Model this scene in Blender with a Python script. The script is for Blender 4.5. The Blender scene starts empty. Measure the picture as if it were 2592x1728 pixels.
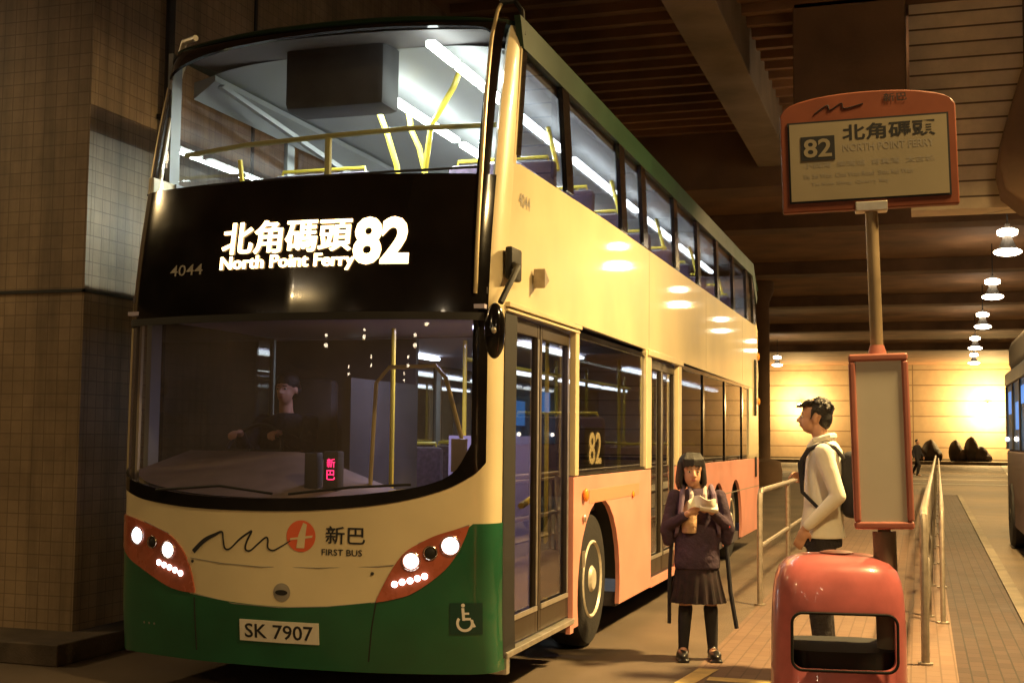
import bpy, bmesh, math, random
from mathutils import Vector, Matrix, Euler
random.seed(7)
SC = bpy.context.scene
COL = SC.collection
R = math.radians

# ------------------------------------------------------------------ camera, world, exposure
YAW, PIT, ROL, FPX = R(-17.7637), R(4.29654), R(0.60406), 3211.56
CAMP = Vector((2.3718, -6.8489, 1.6137))
_f = Vector((math.sin(YAW)*math.cos(PIT), math.cos(YAW)*math.cos(PIT), math.sin(PIT)))
_r = Vector((math.cos(YAW), -math.sin(YAW), 0)); _u = _r.cross(_f)
_r2 = _r*math.cos(ROL) + _u*math.sin(ROL); _u2 = -_r*math.sin(ROL) + _u*math.cos(ROL)
cd = bpy.data.cameras.new('camera'); cam = bpy.data.objects.new('camera', cd); COL.objects.link(cam)
cam.matrix_world = Matrix(((_r2.x, _u2.x, -_f.x, CAMP.x), (_r2.y, _u2.y, -_f.y, CAMP.y), (_r2.z, _u2.z, -_f.z, CAMP.z), (0, 0, 0, 1)))
cd.sensor_fit = 'HORIZONTAL'; cd.sensor_width = 36; cd.lens = FPX*36/2592; cd.clip_end = 600; cd.clip_start = .05
SC.camera = cam
W = bpy.data.worlds.new("World"); SC.world = W; W.use_nodes = True
bg = W.node_tree.nodes['Background']; bg.inputs[0].default_value = (1.0, .48, .16, 1); bg.inputs[1].default_value = .04
SC.view_settings.view_transform = 'Standard'; SC.view_settings.look = 'None'
SC.view_settings.gamma = 1; SC.view_settings.exposure = 0
SC.cycles.max_bounces = 8; SC.cycles.transparent_max_bounces = 16
SC.cycles.sample_clamp_indirect = 6
SODIUM = (1.0, .66, .25)
LAMPW = 620

# ------------------------------------------------------------------ materials
MATS = {}
def mat(name, col, rough=.6, metal=0, spec=.5, var=0, vscale=6, bump=0, bscale=60, emit=None, es=0, coat=0, sheen=0, trans=0):
    if name in MATS: return MATS[name]
    m = bpy.data.materials.new(name); m.use_nodes = True; nt = m.node_tree; b = nt.nodes['Principled BSDF']
    b.inputs['Base Color'].default_value = (*col, 1); b.inputs['Roughness'].default_value = rough
    b.inputs['Metallic'].default_value = metal; b.inputs['Specular IOR Level'].default_value = spec
    b.inputs['Coat Weight'].default_value = coat; b.inputs['Coat Roughness'].default_value = .04
    b.inputs['Sheen Weight'].default_value = sheen
    if emit: b.inputs['Emission Color'].default_value = (*emit, 1); b.inputs['Emission Strength'].default_value = es
    tc = nt.nodes.new('ShaderNodeTexCoord')
    if var:
        n = nt.nodes.new('ShaderNodeTexNoise'); n.inputs['Scale'].default_value = vscale; n.inputs['Detail'].default_value = 6
        nt.links.new(tc.outputs['Object'], n.inputs['Vector'])
        cr = nt.nodes.new('ShaderNodeValToRGB')
        cr.color_ramp.elements[0].position = .3; cr.color_ramp.elements[1].position = .7
        cr.color_ramp.elements[0].color = (*[c*(1-var) for c in col], 1); cr.color_ramp.elements[1].color = (*[min(1, c*(1+var*.6)) for c in col], 1)
        nt.links.new(n.outputs['Fac'], cr.inputs['Fac']); nt.links.new(cr.outputs['Color'], b.inputs['Base Color'])
        mr = nt.nodes.new('ShaderNodeMapRange'); mr.inputs[3].default_value = max(.02, rough-.08); mr.inputs[4].default_value = min(1, rough+.12)
        nt.links.new(n.outputs['Fac'], mr.inputs[0]); nt.links.new(mr.outputs[0], b.inputs['Roughness'])
    if bump:
        n2 = nt.nodes.new('ShaderNodeTexNoise'); n2.inputs['Scale'].default_value = bscale; n2.inputs['Detail'].default_value = 4
        nt.links.new(tc.outputs['Object'], n2.inputs['Vector'])
        bp = nt.nodes.new('ShaderNodeBump'); bp.inputs['Strength'].default_value = bump; bp.inputs['Distance'].default_value = .01 if bump < 1 else .04
        nt.links.new(n2.outputs['Fac'], bp.inputs['Height']); nt.links.new(bp.outputs['Normal'], b.inputs['Normal'])
    MATS[name] = m; return m

def glass(name, tint=(1, 1, 1), refl=1.0, rough=.01, dust_sheen=0, dcol=(.5, .42, .42)):
    m = bpy.data.materials.new(name); m.use_nodes = True; nt = m.node_tree; nt.nodes.clear()
    o = nt.nodes.new('ShaderNodeOutputMaterial'); mx = nt.nodes.new('ShaderNodeMixShader'); t = nt.nodes.new('ShaderNodeBsdfTransparent')
    g = nt.nodes.new('ShaderNodeBsdfGlossy'); ml = nt.nodes.new('ShaderNodeMath'); ml.operation = 'MULTIPLY'; ml.use_clamp = True
    t.inputs[0].default_value = (*tint, 1); g.inputs['Roughness'].default_value = rough; 
    ge = nt.nodes.new('ShaderNodeNewGeometry'); dt = nt.nodes.new('ShaderNodeVectorMath'); dt.operation = 'DOT_PRODUCT'
    nt.links.new(ge.outputs['Normal'], dt.inputs[0]); nt.links.new(ge.outputs['Incoming'], dt.inputs[1])
    def mth(op, a, b=None):
        q = nt.nodes.new('ShaderNodeMath'); q.operation = op
        for i, v in enumerate((a, b)):
            if v is None: continue
            if isinstance(v, (int, float)): q.inputs[i].default_value = v
            else: nt.links.new(v, q.inputs[i])
        return q.outputs[0]
    fz = mth('ADD', mth('MULTIPLY', mth('POWER', mth('SUBTRACT', 1.0, mth('ABSOLUTE', dt.outputs['Value'])), 5.0), .96), .04)
    ml.inputs[1].default_value = refl
    nt.links.new(fz, ml.inputs[0]); nt.links.new(ml.outputs[0], mx.inputs[0]); nt.links.new(t.outputs[0], mx.inputs[1])
    nt.links.new(g.outputs[0], mx.inputs[2])
    if dust_sheen:
        df = nt.nodes.new('ShaderNodeBsdfDiffuse'); df.inputs[0].default_value = (*dcol, 1); m3 = nt.nodes.new('ShaderNodeMixShader')  # diffuse dust film, tinted to imitate the milky glare sheen on the glass
        n = nt.nodes.new('ShaderNodeTexNoise'); n.inputs['Scale'].default_value = 1.8; n.inputs['Detail'].default_value = 7; tc = nt.nodes.new('ShaderNodeTexCoord'); nt.links.new(tc.outputs['Object'], n.inputs['Vector'])
        nt.links.new(mth('MULTIPLY', n.outputs['Fac'], dust_sheen*2), m3.inputs[0]); nt.links.new(mx.outputs[0], m3.inputs[1]); nt.links.new(df.outputs[0], m3.inputs[2]); nt.links.new(m3.outputs[0], o.inputs[0])
    else: nt.links.new(mx.outputs[0], o.inputs[0])
    MATS[name] = m; return m

def tiles(name, c1, c2, mortar, w, h, msize=.06, rough=.35, mode='wall', offset=0, bumpd=.01, var=.35, zbands=None, spec=.5, streak=1):
    m = bpy.data.materials.new(name); m.use_nodes = True; nt = m.node_tree; b = nt.nodes['Principled BSDF']; N = nt.nodes.new; Lk = nt.links.new
    tc = N('ShaderNodeTexCoord'); sp = N('ShaderNodeSeparateXYZ'); Lk(tc.outputs['Object'], sp.inputs[0]); cb = N('ShaderNodeCombineXYZ')
    if mode == 'wall':
        ad = N('ShaderNodeMath'); Lk(sp.outputs[0], ad.inputs[0]); Lk(sp.outputs[1], ad.inputs[1]); Lk(ad.outputs[0], cb.inputs[0]); Lk(sp.outputs[2], cb.inputs[1])
    else:
        Lk(sp.outputs[1], cb.inputs[0]); Lk(sp.outputs[0], cb.inputs[1])
    br = N('ShaderNodeTexBrick'); br.offset = offset; br.inputs['Scale'].default_value = 1; br.inputs['Brick Width'].default_value = w
    br.inputs['Row Height'].default_value = h; br.inputs['Mortar Size'].default_value = msize; br.inputs['Mortar Smooth'].default_value = .2
    br.inputs['Color1'].default_value = (*c1, 1); br.inputs['Color2'].default_value = (*c2, 1); br.inputs['Mortar'].default_value = (*mortar, 1)
    Lk(cb.outputs[0], br.inputs['Vector'])
    n = N('ShaderNodeTexNoise'); n.inputs['Scale'].default_value = 1.3; n.inputs['Detail'].default_value = 8; n.inputs['Roughness'].default_value = .65
    Lk(tc.outputs['Object'], n.inputs['Vector'])
    mr = N('ShaderNodeMapRange'); mr.inputs[1].default_value = .3; mr.inputs[2].default_value = .7; mr.inputs[3].default_value = 1-var; mr.inputs[4].default_value = 1
    Lk(n.outputs['Fac'], mr.inputs[0])
    mu = N('ShaderNodeMixRGB'); mu.blend_type = 'MULTIPLY'; mu.inputs[0].default_value = 1; Lk(br.outputs['Color'], mu.inputs[1]); Lk(mr.outputs[0], mu.inputs[2])
    last = mu.outputs[0]
    if mode == 'wall' and streak:
        mp = N('ShaderNodeMapping'); mp.inputs['Scale'].default_value = (3.2, 3.2, .22); Lk(tc.outputs['Object'], mp.inputs[0])
        ns = N('ShaderNodeTexNoise'); ns.inputs['Scale'].default_value = 1; ns.inputs['Detail'].default_value = 9; ns.inputs['Roughness'].default_value = .7; Lk(mp.outputs[0], ns.inputs['Vector'])
        ms = N('ShaderNodeMapRange'); ms.inputs[1].default_value = .38; ms.inputs[2].default_value = .55; ms.inputs[3].default_value = .62; ms.inputs[4].default_value = 1; Lk(ns.outputs['Fac'], ms.inputs[0])
        m9 = N('ShaderNodeMixRGB'); m9.blend_type = 'MULTIPLY'; m9.inputs[0].default_value = 1; Lk(last, m9.inputs[1]); Lk(ms.outputs[0], m9.inputs[2]); last = m9.outputs[0]
    if zbands:
        cr = N('ShaderNodeValToRGB'); cr.color_ramp.interpolation = 'CONSTANT'
        mz = N('ShaderNodeMapRange'); mz.inputs[1].default_value = 0; mz.inputs[2].default_value = 8; Lk(sp.outputs[2], mz.inputs[0])
        Lk(mz.outputs[0], cr.inputs[0])
        for i, (z, c) in enumerate(zbands):
            e = cr.color_ramp.elements[i] if i < 2 else cr.color_ramp.elements.new(min(.999, z/8))
            e.position = z/8; e.color = (*c, 1)
        m2 = N('ShaderNodeMixRGB'); m2.blend_type = 'MULTIPLY'; m2.inputs[0].default_value = 1; Lk(last, m2.inputs[1]); Lk(cr.outputs[0], m2.inputs[2]); last = m2.outputs[0]
    Lk(last, b.inputs['Base Color']); b.inputs['Roughness'].default_value = rough; b.inputs['Specular IOR Level'].default_value = spec
    r2 = N('ShaderNodeMapRange'); r2.inputs[3].default_value = rough-.1; r2.inputs[4].default_value = rough+.2; Lk(n.outputs['Fac'], r2.inputs[0]); Lk(r2.outputs[0], b.inputs['Roughness'])
    n3 = N('ShaderNodeTexNoise'); n3.inputs['Scale'].default_value = 45; Lk(tc.outputs['Object'], n3.inputs['Vector'])
    s2 = N('ShaderNodeMath'); s2.operation = 'MULTIPLY_ADD'; s2.inputs[1].default_value = -1; Lk(br.outputs['Fac'], s2.inputs[0])
    s3 = N('ShaderNodeMath'); s3.operation = 'MULTIPLY'; s3.inputs[1].default_value = .35; Lk(n3.outputs['Fac'], s3.inputs[0]); Lk(s3.outputs[0], s2.inputs[2])
    bp = N('ShaderNodeBump'); bp.inputs['Strength'].default_value = .5; bp.inputs['Distance'].default_value = bumpd; Lk(s2.outputs[0], bp.inputs['Height']); Lk(bp.outputs[0], b.inputs['Normal'])
    MATS[name] = m; return m

def emis(name, col, s):
    m = bpy.data.materials.new(name); m.use_nodes = True; nt = m.node_tree; b = nt.nodes['Principled BSDF']
    b.inputs['Base Color'].default_value = (*[c*.3 for c in col], 1); b.inputs['Emission Color'].default_value = (*col, 1); b.inputs['Emission Strength'].default_value = s
    MATS[name] = m; return m

cream = mat('cream_paint', (.72, .61, .37), .34, var=.12, vscale=1.6, coat=.7)
green = mat('green_paint', (.008, .095, .038), .35, var=.2, vscale=3, coat=.6)
pink = mat('salmon_paint', (.80, .34, .26), .42, var=.14, vscale=2.2, coat=.25, bump=.05, bscale=3)
black = mat('black_gloss', (.006, .005, .005), .12, var=.3, vscale=3, coat=.5)
blackm = mat('black_rubber', (.012, .011, .010), .65, var=.3, vscale=9)
darkp = mat('dark_plastic', (.02, .019, .018), .5, var=.3, vscale=12)
tyrem = mat('tyre_rubber', (.022, .02, .018), .8, var=.4, vscale=14, bump=.4)
rimm = mat('brushed_rim', (.78, .72, .58), .38, .45, var=.25, vscale=18)
alu = mat('aluminium', (.68, .64, .55), .35, .8, var=.15, vscale=14)
steel = mat('stainless_steel', (.34, .29, .23), .5, .7, var=.2, vscale=20)
yellow = mat('yellow_grab_rail', (.78, .6, .06), .35, var=.08, vscale=20, coat=.3)
white_in = mat('interior_white', (.20, .21, .21), .5, var=.08, vscale=3)
grey_in = mat('interior_grey', (.30, .31, .34), .6, var=.15, vscale=5)
dark_in = mat('interior_charcoal', (.035, .033, .034), .6, var=.3, vscale=6)
purple = mat('purple_moquette', (.075, .045, .09), .9, var=.5, vscale=30, sheen=.4)
floor_in = mat('bus_floor_vinyl', (.10, .09, .10), .6, var=.3, vscale=16)
tube = emis('fluorescent_tube', (.90, 1.0, .95), 18)
tube_low = emis('fluorescent_tube_lower', (.80, .92, 1.0), 9)
led2 = emis('amber_led_side', (1.0, .55, .12), 3.5)
led = emis('amber_led', (1.0, .62, .25), 9)
ledwarm = mat('amber_led_panel', (.012, .007, .003), .4, emit=(1, .42, .07), es=.012)
ledred = emis('red_led', (1.0, .02, .12), 4)
hlw = emis('white_headlamp', (.86, .95, 1.0), 9)
hly = emis('warm_headlamp', (1.0, .90, .82), 6)
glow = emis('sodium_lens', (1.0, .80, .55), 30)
wsg = glass('windscreen_glass', (.80, .80, .80), 1.3, dust_sheen=.085)
sideg = glass('side_window_glass', (.62, .62, .62), 1.4)
doorg = glass('door_glass', (.66, .64, .62), 1.3)
upg = glass('upper_glass', (.94, .95, .95), .8, dust_sheen=.012)
upsg = glass('upper_side_glass', (.70, .70, .74), 1.0)
textk = mat('dark_lettering', (.018, .018, .02), .5, var=.1)
textw = mat('white_lettering', (.7, .68, .62), .5, var=.05)
textg = mat('grey_lettering', (.30, .27, .22), .5, var=.05)
logor = mat('red_logo_vinyl', (.72, .13, .05), .4, var=.05)
plate = mat('plate_white', (.72, .67, .56), .4, var=.06, vscale=20)
lens_in = mat('lamp_cluster_salmon', (.42, .10, .05), .25, var=.2, vscale=9, coat=1)
amber = mat('amber_lens', (.8, .28, .03), .2, coat=.8)
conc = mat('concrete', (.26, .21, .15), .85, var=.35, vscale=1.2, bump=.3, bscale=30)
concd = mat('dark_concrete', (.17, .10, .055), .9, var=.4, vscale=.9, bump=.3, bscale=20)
deckm = mat('metal_deck', (.24, .13, .065), .75, var=.45, vscale=.7)
asphalt = mat('asphalt', (.125, .092, .062), .72, var=.35, vscale=.8, bump=.5, bscale=160)
kerbm = mat('kerb_concrete', (.17, .14, .10), .8, var=.4, vscale=2.5, bump=.4, bscale=60)
paint_y = mat('road_paint_yellow', (.50, .36, .13), .7, var=.35, vscale=7)
paint_w = mat('white_paint_light_band', (.48, .45, .38), .7, var=.35, vscale=6)
paver = tiles('brick_paving', (.04, .022, .015), (.062, .036, .025), (.022, .015, .011), .2, .1, .006, .75, 'floor', .5, .006, .35)
walltile = tiles('wall_tiles', (.36, .255, .145), (.42, .30, .18), (.24, .165, .095), .1, .1, .004, .45, 'wall', 0, .004, .5)
soffit = tiles('soffit_tiles', (.68, .56, .38), (.76, .62, .43), (.14, .09, .05), 2.4, .2, .014, .6, 'wall', 0, .01, .4, streak=0)
farwall = tiles('far_wall_cladding', (.46, .34, .22), (.48, .36, .235), (.24, .165, .10), 60.0, 1.15, .045, .85, 'wall', 0, .01, .2, streak=0)
binred = mat('red_fibreglass', (.76, .205, .20), .30, var=.22, vscale=9, coat=.6, bump=.06, bscale=6)
binin = mat('bin_inside_black', (.01, .009, .008), .8)
stopred = mat('stop_red_frame', (.55, .20, .15), .4, var=.15, vscale=9)
stoporg = mat('stop_orange_frame', (.22, .055, .022), .5, var=.15, vscale=9)
paper = mat('cream_notice', (.30, .255, .17), .55, var=.08, vscale=5)
paper2 = mat('pale_timetable', (.88, .83, .70), .3, var=.1, vscale=3, coat=.5)
skin = mat('skin', (.50, .27, .17), .55, var=.08, vscale=20)
skinf = mat('skin_face', (.56, .31, .19), .5, var=.08, vscale=18)
hairm = mat('black_hair', (.012, .009, .008), .45, var=.4, vscale=60, bump=.7, bscale=120)
shirt = mat('white_shirt', (.72, .68, .58), .8, var=.08, vscale=9, bump=.9, bscale=7)
trouser = mat('dark_trousers', (.018, .014, .016), .85, var=.3, vscale=9, bump=1.0, bscale=9)
cardi = mat('dark_purple_cardigan', (.05, .028, .05), .85, var=.35, vscale=12, bump=1.0, bscale=9)
blouse = mat('beige_blouse', (.48, .30, .17), .85, var=.15, vscale=9, bump=1.0, bscale=9)
sockm = mat('dark_knee_sock', (.02, .018, .02), .9, var=.3, vscale=20)
shoem = mat('black_shoe', (.012, .011, .011), .35, var=.3, vscale=20)
tissue = mat('white_tissue', (.8, .76, .66), .8, var=.05, bump=.4, bscale=20)
bagm = mat('dark_bag_cloth', (.015, .013, .018), .85, var=.3, vscale=14, bump=.3, bscale=18)
tarp = mat('dark_tarpaulin', (.05, .04, .035), .7, var=.5, vscale=2, bump=.5, bscale=5)
bluep = mat('blue_paint', (.02, .12, .38), .5, var=.8, vscale=2.5)
browng = mat('gutter_grey', (.18, .12, .08), .6, var=.3)

# ------------------------------------------------------------------ mesh builder
class MB:
    def __init__(s): s.v = []; s.f = []; s.m = []; s.mi = 0
    def add(s, vs, fs):
        n = len(s.v); s.v += [tuple(v) for v in vs]; s.f += [tuple(i+n for i in f) for f in fs]; s.m += [s.mi]*len(fs); return s
    def box(s, x0, x1, y0, y1, z0, z1, M=None):
        vs = [Vector((x, y, z)) for x in (x0, x1) for y in (y0, y1) for z in (z0, z1)]
        if M: vs = [M @ v for v in vs]
        return s.add(vs, [(0, 1, 3, 2), (4, 6, 7, 5), (0, 4, 5, 1), (2, 3, 7, 6), (0, 2, 6, 4), (1, 5, 7, 3)])
    def rbox(s, c, size, r, M=None, seg=2):
        bm = bmesh.new(); bmesh.ops.create_cube(bm, size=1)
        for v in bm.verts: v.co = Vector((v.co.x*size[0], v.co.y*size[1], v.co.z*size[2]))
        bmesh.ops.bevel(bm, geom=bm.edges[:], offset=r, segments=seg, profile=.5, affect='EDGES')
        bm.verts.index_update()
        vs = [v.co+Vector(c) for v in bm.verts]
        if M: vs = [M @ v for v in vs]
        fs = [[v.index for v in f.verts] for f in bm.faces]; bm.free(); return s.add(vs, fs)
    def cyl(s, p0, p1, r0, r1=None, n=16, cap=True):
        p0, p1 = Vector(p0), Vector(p1); r1 = r0 if r1 is None else r1
        d = (p1-p0).normalized(); a = d.orthogonal().normalized(); b = d.cross(a); vs = []
        for p, r in ((p0, r0), (p1, r1)):
            for i in range(n):
                t = 2*math.pi*i/n; vs.append(p+a*math.cos(t)*r+b*math.sin(t)*r)
        fs = [(i, (i+1) % n, n+(i+1) % n, n+i) for i in range(n)]
        if cap: fs += [tuple(range(n))[::-1], tuple(range(n, 2*n))]
        return s.add(vs, fs)
    def tube(s, pts, r, n=10):
        P = [Vector(p) for p in pts]; rr = r if isinstance(r, (list, tuple)) else [r]*len(P); vs = []; a = None
        for i, p in enumerate(P):
            d = (P[min(i+1, len(P)-1)]-P[max(i-1, 0)]).normalized()
            a = d.orthogonal().normalized() if a is None else (a-d*a.dot(d)).normalized()
            b = d.cross(a)
            for k in range(n):
                t = 2*math.pi*k/n; vs.append(p+(a*math.cos(t)+b*math.sin(t))*rr[i])
        fs = [(i*n+k, i*n+(k+1) % n, (i+1)*n+(k+1) % n, (i+1)*n+k) for i in range(len(P)-1) for k in range(n)]
        fs += [tuple(range(n))[::-1], tuple(range((len(P)-1)*n, len(P)*n))]
        return s.add(vs, fs)
    def lathe(s, prof, n=24, c=(0, 0, 0), axis='z'):
        vs = []; c = Vector(c)
        for r, h in prof:
            for i in range(n):
                t = 2*math.pi*i/n; x, y = r*math.cos(t), r*math.sin(t)
                vs.append(c+(Vector((x, y, h)) if axis == 'z' else Vector((h, x, y)) if axis == 'x' else Vector((x, h, y))))
        fs = [(i*n+k, i*n+(k+1) % n, (i+1)*n+(k+1) % n, (i+1)*n+k) for i in range(len(prof)-1) for k in range(n)]
        fs += [tuple(range(n))[::-1], tuple(range((len(prof)-1)*n, len(prof)*n))]
        return s.add(vs, fs)
    def ell(s, c, r, M=None, nu=14, nv=9):
        vs = []; fs = []; c = Vector(c)
        for j in range(nv+1):
            ph = math.pi*j/nv
            for i in range(nu):
                t = 2*math.pi*i/nu; p = Vector((r[0]*math.sin(ph)*math.cos(t), r[1]*math.sin(ph)*math.sin(t), r[2]*math.cos(ph)))
                vs.append(c+(M @ p if M else p))
        for j in range(nv):
            for i in range(nu):
                fs.append((j*nu+i, (j+1)*nu+i, (j+1)*nu+(i+1) % nu, j*nu+(i+1) % nu))
        return s.add(vs, fs)
    def caps(s, p0, r0, p1, r1, n=12):
        p0, p1 = Vector(p0), Vector(p1); d = (p1-p0); L = d.length; d.normalize(); a = d.orthogonal().normalized(); b = d.cross(a)
        prof = []
        for k in range(5): t = math.pi/2*k/4; prof.append((p0-d*r0*math.cos(t), max(r0*math.sin(t), .0005)))
        for k in range(5): t = math.pi/2*k/4; prof.append((p1+d*r1*math.sin(t), max(r1*math.cos(t), .0005)))
        vs = []
        for p, r in prof:
            for i in range(n): t = 2*math.pi*i/n; vs.append(p+(a*math.cos(t)+b*math.sin(t))*r)
        fs = [(i*n+k, i*n+(k+1) % n, (i+1)*n+(k+1) % n, (i+1)*n+k) for i in range(len(prof)-1) for k in range(n)]
        fs += [tuple(range(n))[::-1], tuple(range((len(prof)-1)*n, len(prof)*n))]
        return s.add(vs, fs)
    def prism(s, poly, a0, a1, axis='x'):
        n = len(poly)
        def P(p, a): return (a, p[0], p[1]) if axis == 'x' else (p[0], a, p[1]) if axis == 'y' else (p[0], p[1], a)
        vs = [P(p, a0) for p in poly]+[P(p, a1) for p in poly]
        return s.add(vs, [tuple(range(n)), tuple(range(n, 2*n))[::-1]]+[(i, i+n, (i+1) % n+n, (i+1) % n) for i in range(n)])
    def grid(s, fn, nu, nv):
        vs = [fn(i/nu, j/nv) for j in range(nv+1) for i in range(nu+1)]
        return s.add(vs, [(j*(nu+1)+i, j*(nu+1)+i+1, (j+1)*(nu+1)+i+1, (j+1)*(nu+1)+i) for j in range(nv) for i in range(nu)])
    def build(s, name, m, parent=None, smooth=True, ang=29, bevel=0, origin=None, link=True, remesh=0, sm=0, solid=0):
        me = bpy.data.meshes.new(name)
        o0 = Vector(origin) if origin is not None else (Vector(parent['_o']) if parent is not None and '_o' in parent else Vector((0, 0, 0)))
        me.from_pydata([Vector(v)-o0 for v in s.v], [], s.f)
        bm = bmesh.new(); bm.from_mesh(me)
        if any(len(f.verts) > 4 for f in bm.faces): bmesh.ops.triangulate(bm, faces=[f for f in bm.faces if len(f.verts) > 4])
        bmesh.ops.recalc_face_normals(bm, faces=bm.faces[:]); bm.to_mesh(me); bm.free()
        ms = m if isinstance(m, (list, tuple)) else [m]
        o = bpy.data.objects.new(name, me); COL.objects.link(o)
        mods = False
        if smooth: me.shade_smooth()
        if remesh:
            q = o.modifiers.new('r', 'REMESH'); q.mode = 'VOXEL'; q.voxel_size = remesh; mods = True
            if sm: q = o.modifiers.new('s', 'SMOOTH'); q.factor = .5; q.iterations = sm
        if bevel: q = o.modifiers.new('b', 'BEVEL'); q.width = bevel; q.segments = 2; q.limit_method = 'ANGLE'; q.angle_limit = R(40); q.harden_normals = smooth; mods = True
        if solid: q = o.modifiers.new('d', 'SOLIDIFY'); q.thickness = solid; q.offset = 0; mods = True
        if mods:
            dg = bpy.context.evaluated_depsgraph_get(); dg.update(); nm = bpy.data.meshes.new_from_object(o.evaluated_get(dg)); o.modifiers.clear(); o.data = nm; bpy.data.meshes.remove(me); me = nm; me.name = name
        me.materials.clear()
        for q in ms: me.materials.append(q)
        if len(ms) > 1 and not mods and len(me.polygons) == len(s.m):
            for p, i in zip(me.polygons, s.m): p.material_index = i
        if smooth and not bevel: me.shade_smooth(); me.set_sharp_from_angle(angle=R(ang))
        if parent is not None: o.parent = parent
        elif origin is not None: o.location = o0
        if parent is not None and '_o' in parent: o['_o'] = parent['_o']
        return o

def tag(o, label=None, cat=None, group=None, kind=None):
    if label: o['label'] = label
    if cat: o['category'] = cat
    if group: o['group'] = group
    if kind: o['kind'] = kind
    return o
def thing(name, label, cat, loc=(0, 0, 0), group=None):
    o = bpy.data.objects.new(name, None); COL.objects.link(o); o.location = loc; o['_o'] = tuple(loc); o.empty_display_size = .2
    return tag(o, label, cat, group)
def struct(o): o['kind'] = 'structure'; return o
def copy_tree(o, parent=None):
    c = o.copy(); COL.objects.link(c)
    if parent is not None: c.parent = parent
    for ch in list(o.children): copy_tree(ch, c)
    return c
def text_mesh(body, size=1.0, align='CENTER', bold=0.0, sx=1.0):
    cu = bpy.data.curves.new('t', 'FONT'); cu.body = body; cu.size = size; cu.align_x = align; cu.align_y = 'BOTTOM_BASELINE'; cu.offset = bold; cu.resolution_u = 3
    o = bpy.data.objects.new('t', cu); COL.objects.link(o); dg = bpy.context.evaluated_depsgraph_get(); dg.update()
    m = bpy.data.meshes.new_from_object(o.evaluated_get(dg)); vs = [Vector((v.co.x*sx, v.co.y, 0)) for v in m.vertices]; fs = [tuple(p.vertices) for p in m.polygons]
    bpy.data.objects.remove(o); bpy.data.curves.remove(cu); bpy.data.meshes.remove(m); return vs, fs
def text_fit(body, u0, u1, v0, v1, bold=0.0):
    vs, fs = text_mesh(body, 1.0, 'LEFT', bold)
    xs = [v.x for v in vs]; ys = [v.y for v in vs]; ax, bx, ay, by = min(xs), max(xs), min(ys), max(ys)
    return [Vector((u0+(v.x-ax)/(bx-ax)*(u1-u0), v0+(v.y-ay)/(by-ay)*(v1-v0), 0)) for v in vs], fs

# ------------------------------------------------------------------ lamps of the station
def area_lamp(loc, r, power, col=SODIUM, spread=170, rot=(0, 0, 0), parent=None):
    l = bpy.data.lights.new('lamp_light', 'AREA'); l.shape = 'DISK'; l.size = 2*r; l.energy = power; l.color = col; l.spread = R(spread)
    o = bpy.data.objects.new('lamp_light', l); COL.objects.link(o); o.location = loc; o.rotation_euler = rot
    if parent is not None: o.parent = parent
    return o
def ceiling_lamp(x, y, z, label, power=LAMPW):
    t = thing('ceiling_lamp', label, 'lamp', (x, y, z), 'high bay lamps hanging under the roof')
    m = MB(); m.lathe([(.02, .62), (.05, .60), (.06, .5), (.08, .34), (.14, .18), (.20, .06), (.21, .02), (.19, .02), (.13, .15), (.06, .31)], 20, (x, y, z)); m.build('shade', mat('dark_lamp_shade', (.03, .025, .02), .6), t)
    m = MB(); m.ell((x, y, z+.0), (.29, .29, .08), None, 20, 8); m.build('lens', glow, t)
    m = MB(); m.lathe([(.12, .34), (.20, .37), (.21, .46), (.12, .50)], 16, (x, y, z)); m.build('added_glow_band', glow, t)  # glowing band added to imitate a second glow above the lens
    m = MB(); m.cyl((x, y, z+.6), (x, y, 7.1), .015, n=8); m.build('suspension_rod', darkp, t)
    area_lamp((0, 0, -.09), .25, power, parent=t)
    return t
rowR = [(3.9, -17, .12), (3.9, -2.6, .6), (3.9, 3.4, 2.4), (3.52, 12.0, 1.15), (4.22, 21.7, 1), (4.38, 30.5, 1), (4.56, 40.2, 1), (4.74, 51.0, 1), (5.12, 62.0, 1)]
names = ['hanging lamp far behind the viewer over the platform', 'hanging lamp just overhead beyond the litter bin',
         'hanging lamp above the railings beside the front of the bus', 'hanging lamp above the railings beside the rear of the bus',
         'highest and nearest hanging lamp of the row at the right edge', 'second hanging lamp down the row at the right edge',
         'third hanging lamp down the row at the right edge', 'fourth hanging lamp down the row, second from the bottom', 'lowest and farthest hanging lamp of the row at the right']
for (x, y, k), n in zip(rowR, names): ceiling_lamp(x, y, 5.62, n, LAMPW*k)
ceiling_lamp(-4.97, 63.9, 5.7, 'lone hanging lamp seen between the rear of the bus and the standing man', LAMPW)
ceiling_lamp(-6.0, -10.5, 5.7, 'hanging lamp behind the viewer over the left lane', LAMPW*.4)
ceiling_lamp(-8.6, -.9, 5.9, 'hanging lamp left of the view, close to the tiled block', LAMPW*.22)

def far_lamp(x, y):
    t = ceiling_lamp(x, y, 5.62, 'first lamp from the near end of the platform row hanging behind the viewer', 60); return t
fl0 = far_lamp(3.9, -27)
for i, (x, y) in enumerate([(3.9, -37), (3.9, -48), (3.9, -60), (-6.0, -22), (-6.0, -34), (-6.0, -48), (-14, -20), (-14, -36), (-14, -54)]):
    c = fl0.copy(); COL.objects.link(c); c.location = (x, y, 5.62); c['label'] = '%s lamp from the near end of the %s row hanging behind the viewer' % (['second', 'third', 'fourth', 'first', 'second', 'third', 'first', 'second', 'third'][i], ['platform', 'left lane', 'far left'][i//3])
    for ch in fl0.children: d = ch.copy(); COL.objects.link(d); d.parent = c
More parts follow.
